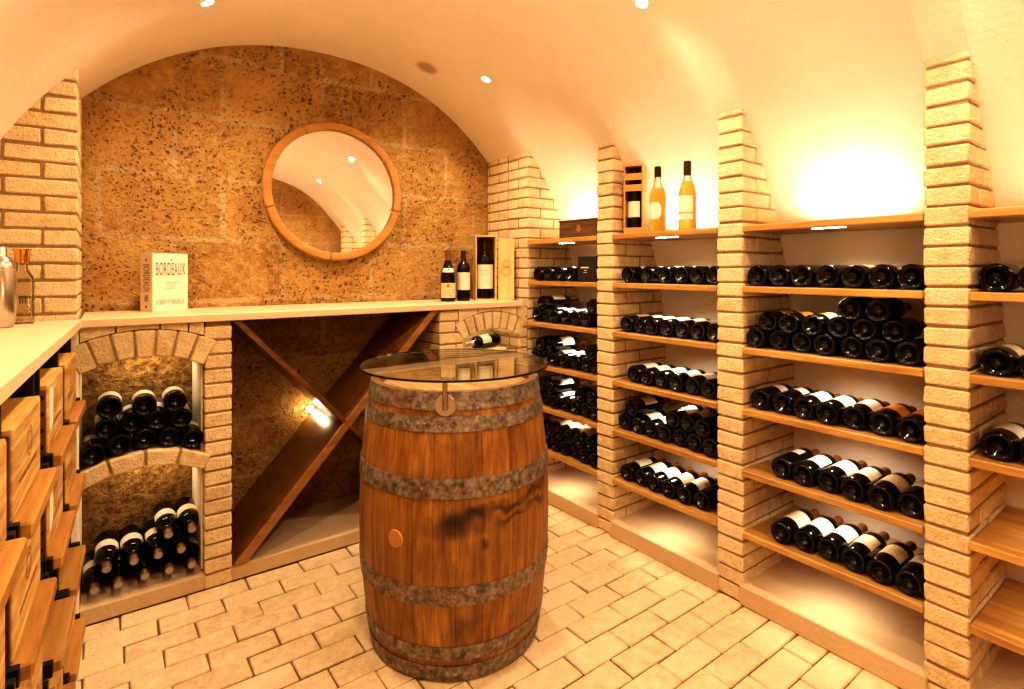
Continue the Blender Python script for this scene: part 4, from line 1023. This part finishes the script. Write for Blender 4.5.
while x < r0 - 0.01:
    x1 = min(x + 0.082, r0); vs = []
    n = 8
    xs = [x + 0.001 + (x1 - x - 0.002) * i / n for i in range(n + 1)]
    lo = [(q, -math.sqrt(max(r0 * r0 - q * q, 1e-6)), BH_ - 0.034) for q in xs]; hi = [(q, math.sqrt(max(r0 * r0 - q * q, 1e-6)), BH_ - 0.034) for q in xs]
    fs = [[i, i + 1, n + 1 + i + 1, n + 1 + i] for i in range(n)]
    m.add(lo + hi, fs, 0, rnd.random()); x = x1
head = wood('barrel_head_oak', (0.55, 0.34, 0.14), (0.76, 0.53, 0.26), 'y', 0.9, 0.5, 0.8, 0.2)
m.build('barrel_head', head, bt, 0)
m = MB(); m.lathe([(0.0005, 0.02), (rb(0.02) - 0.004, 0.02)], 40); m.build('barrel_base', head, bt, 0)
# angle of the view direction, to set seams of the hoops
va = math.atan2(-BY, -BX)
for (z0, z1) in ((0.001, 0.058), (0.078, 0.126), (0.268, 0.330), (0.612, 0.674), (0.820, 0.868), (0.888, 0.946)):
    m = MB(); d = 0.0035; mid = 0.5 * (z0 + z1)
    m.lathe([(rb(z0) - 0.002, z0), (rb(z0) + d, z0), (rb(mid) + d + 0.0007, mid), (rb(z1) + d, z1), (rb(z1) - 0.002, z1)], 96)
    sa = va - 0.42 + (0.0 if z0 > 0.5 else 0.3)
    # lap of the hoop with two rivets
    n = 6; vs = []; fs = []
    for i in range(n + 1):
        aa = sa + 0.16 * (i / n); 
        for (z, dd) in ((z0, d + 0.002), (mid, d + 0.0027), (z1, d + 0.002)): vs.append(((rb(z) + dd) * math.cos(aa), (rb(z) + dd) * math.sin(aa), z))
    for i in range(n):
        for j in range(2): fs.append([i * 3 + j, (i + 1) * 3 + j, (i + 1) * 3 + j + 1, i * 3 + j + 1])
    m.add(vs, fs)
    hp = m.build('hoop', M['hoop'], bt, 40)
    for da in (0.045, 0.115, -0.06):
        aa = sa + da; r = rb(mid) + d; p = Vector((r * math.cos(aa), r * math.sin(aa), mid)); nn = Vector((math.cos(aa), math.sin(aa), 0))
        q = nn.to_track_quat('Z', 'Y').to_matrix().to_4x4(); q.translation = p
        mm = MB(); mm.lathe([(0.0075, 0.0), (0.0075, 0.004), (0.005, 0.0065), (0.0005, 0.0072)], 12, 0, 0.6, q); mm.build('rivet', M['hoop'], hp, 40)
# bung
aa = va - math.radians(33); z = 0.470; r = rb(z); nn = Vector((math.cos(aa), math.sin(aa), 0)); q = nn.to_track_quat('Z', 'Y').to_matrix().to_4x4(); q.translation = nn * (r - 0.006) + Vector((0, 0, z))
m = MB(); m.lathe([(0.0005, 0.010), (0.0275, 0.010), (0.030, 0.006), (0.030, -0.004)], 28, 0, 0.9, q); m.build('bung', wood('bung_wood', (0.50, 0.25, 0.08), (0.66, 0.38, 0.14), 'z', 1.0, 0.5), bt, 40)
# glass top and its three clamps
GZ0, GZ1, GR = 0.984, 0.993, 0.360
m = MB(); m.lathe([(0.0005, GZ0), (GR - 0.002, GZ0), (GR, GZ0 + 0.002), (GR, GZ1 - 0.002), (GR - 0.002, GZ1), (0.0005, GZ1)], 96); m.build('glass_top', M['glass'], bt, 30)
m = MB(); m.lathe([(GR + 0.0004, GZ0 + 0.001), (GR + 0.0006, GZ1 - 0.001)], 96); m.build('glass_edge', M['glassedge'], bt, 30, recalc=False)
for k in range(3):
    aa = va - 0.10 + 2 * PI / 3 * k; z = 0.905; r = rb(z) + 0.0045; nn = Vector((math.cos(aa), math.sin(aa), 0))
    q = nn.to_track_quat('Z', 'Y').to_matrix().to_4x4(); q.translation = nn * r + Vector((0, 0, z))
    br = MB(); br.lathe([(0.0005, 0), (0.036, 0), (0.036, 0.004), (0.034, 0.006), (0.0005, 0.006)], 32, 0, 0.6, q); fl = br.build('bracket', M['steel'], bt, 40)
    p = nn * (r + 0.015)
    m = MB(); m.cyl((p.x, p.y, z - 0.012), (p.x, p.y, GZ0 - 0.0005), 0.0085, 20); m.cyl((nn.x * r, nn.y * r, z), (p.x, p.y, z), 0.0085, 16); m.build('post', M['steel'], fl, 40)
    m = MB(); pp = nn * (GR - 0.012); m.cyl((p.x, p.y, GZ1 + 0.0003), (p.x, p.y, GZ1 + 0.004), 0.013, 20); m.build('clamp_cap', M['steel'], fl, 40)

# ------------------------------------------------------------------ ceiling fittings
LC = (1.0, 0.765, 0.505)
def lamp(kind, name, loc, energy, rot=None, col=LC, **kw):
    l = bpy.data.lights.new(name, kind); l.energy = energy; l.color = col
    for k, v in kw.items(): setattr(l, k, v)
    o = bpy.data.objects.new(name, l); C.objects.link(o); o.location = loc
    if rot: o.rotation_euler = rot
    return o
def vnorm(p):
    e = 0.01; dx = (zceil(p.x + e, p.y) - zceil(p.x - e, p.y)) / (2 * e); return Vector((dx, 0, -1)).normalized()
spots = [('second ceiling spotlight, near right end of the stone wall', on_vault(486, 79)), ('ceiling spotlight at top left edge of the photo', on_vault(207, 2)), ('ceiling spotlight at top centre edge of the photo', on_vault(642, 2))]
0 and print('SPOTS', [tuple(round(c, 2) for c in p) for _, p in spots])
hidden = [Vector((0.337, 1.44, 0)), Vector((0.337, 0.33, 0)), Vector((1.7055, 0.33, 0))]
for p in hidden: p.z = zceil(p.x, p.y)
def fitting(p, label):
    n = vnorm(p); q = n.to_track_quat('Z', 'Y'); t = thing('ceiling_spotlight', label, 'light', p + n * 0.001, q.to_euler(), 'recessed ceiling spotlights')
    m = MB(); m.lathe([(0.024, 0.001), (0.024, 0.004), (0.040, 0.004), (0.043, 0.0), (0.024, 0.0), (0.024, 0.001)], 32); m.build('trim_ring', M['trimring'], t, 40)
    m = MB(); m.lathe([(0.0005, 0.0035), (0.012, 0.003), (0.0235, 0.001)], 24); m.build('bulb', M['lamp'], t, 40)
    return n
for lab, p in spots + [('middle ceiling spotlight above the left counter side', hidden[0]), ('nearest ceiling spotlight above the left counter side', hidden[1]), ('nearest ceiling spotlight above the shelves, seen as lower light in the mirror', hidden[2])]:
    n = fitting(p, lab)
    l = lamp('SPOT', 'spot_lamp', p + n * 0.02, 44, None, LC, spot_size=math.radians(150), spot_blend=0.8, shadow_soft_size=0.025)
    l.rotation_euler = (n * 0.4 + Vector((0, 0, -1))).to_track_quat('-Z', 'Y').to_euler()
p = on_vault(427, 67); n = vnorm(p); t = thing('air_vent', 'round cream air vent grille on the vault above the mirror', 'vent', p + n * 0.001, n.to_track_quat('Z', 'Y').to_euler())
m = MB(); m.lathe([(0.055, 0.002), (0.055, 0.006), (0.064, 0.006), (0.068, 0.0), (0.055, 0.0), (0.055, 0.002)], 36); m.build('rim', M['grille'], t, 40)
m = MB(); m.lathe([(0.0005, 0.0035), (0.055, 0.0035)], 36); m.build('plate', M['grille'], t, 0)
m = MB()
for i in range(-5, 6):
    for j in range(-5, 6):
        x, y = i * 0.0092 + (j % 2) * 0.0046, j * 0.0085
        if math.hypot(x, y) < 0.048: m.add([(x + 0.0032 * math.cos(a), y + 0.0032 * math.sin(a), 0.0039) for a in [2 * PI * k / 8 for k in range(8)]], [list(range(8))])
m.build('holes', M['venthole'], t, 0, recalc=False)

# ------------------------------------------------------------------ lighting
for bi, (a, b) in enumerate(BAYS):
    yc = (a + b) / 2
    # uplight at the back of the top shelf and downlights under the two upper shelves
    lamp('AREA', 'shelf_uplight', (2.33, yc, LEV[0] + 0.03), (2.2 if bi < 3 else 0.8), (PI, 0.15, 0), (1.0, 0.86, 0.68), shape='RECTANGLE', size=0.05, size_y=0.25)
    for li in range(6): lamp('SPOT', 'shelf_downlight', (PX + (0.16, 0.17, 0.19, 0.19, 0.19, 0.12)[li], yc, LEV[li] - 0.034), (4.2, 4.2, 4.2, 4.2, 4.0, 1.6)[li], None, (1, .85, .65), spot_size=math.radians(140), spot_blend=0.7, shadow_soft_size=0.02)
# niches
lamp('AREA', 'niche_lamp', (0.15, YM + 0.262, 0.988), 0.95, (math.radians(12), 0, 0), (1, .8, .5), shape='RECTANGLE', size=0.22, size_y=0.02)
lamp('AREA', 'niche_lamp', (0.15, YM + 0.262, 0.538), 0.85, (math.radians(12), 0, 0), (1, .8, .5), shape='RECTANGLE', size=0.22, size_y=0.02)
lamp('POINT', 'niche_lamp', (1.84, YM + 0.10, 0.988), 0.5, None, (1, .8, .5), shadow_soft_size=0.015)  # extra lamp added to brighten the small arched niche
lamp('POINT', 'puck_lamp', (0.905, YB - 0.055, 0.585), 0.9, None, (1, .78, .46), shadow_soft_size=0.02)
lamp('POINT', 'added_fill_lamp', (0.70, -0.16, 1.30), 10.0, None, (1, 0.80, 0.56), shadow_soft_size=0.12)  # soft fill added near the camera to brighten the shelf bays
lamp('SPOT', 'added_bounce_lamp', (0.70, 0.75, 1.20), 24.0, (PI, 0, 0), (1, 0.81, 0.62), spot_size=math.radians(165), spot_blend=0.6, shadow_soft_size=0.15)  # added lamp aimed up, brightens the vault and bays by bounce
w = bpy.data.worlds.new('world'); bpy.context.scene.world = w; w.use_nodes = True
w.node_tree.nodes['Background'].inputs[0].default_value = (1, 0.75, 0.45, 1); w.node_tree.nodes['Background'].inputs[1].default_value = 0.05

sc = bpy.context.scene
sc.view_settings.view_transform = 'Standard'; sc.view_settings.look = 'High Contrast'; sc.view_settings.exposure = -0.30
sc.cycles.max_bounces = 10; sc.cycles.diffuse_bounces = 7; sc.cycles.caustics_reflective = False; sc.cycles.caustics_refractive = False
sc.cycles.use_denoising = True; sc.cycles.sample_clamp_indirect = 4.0
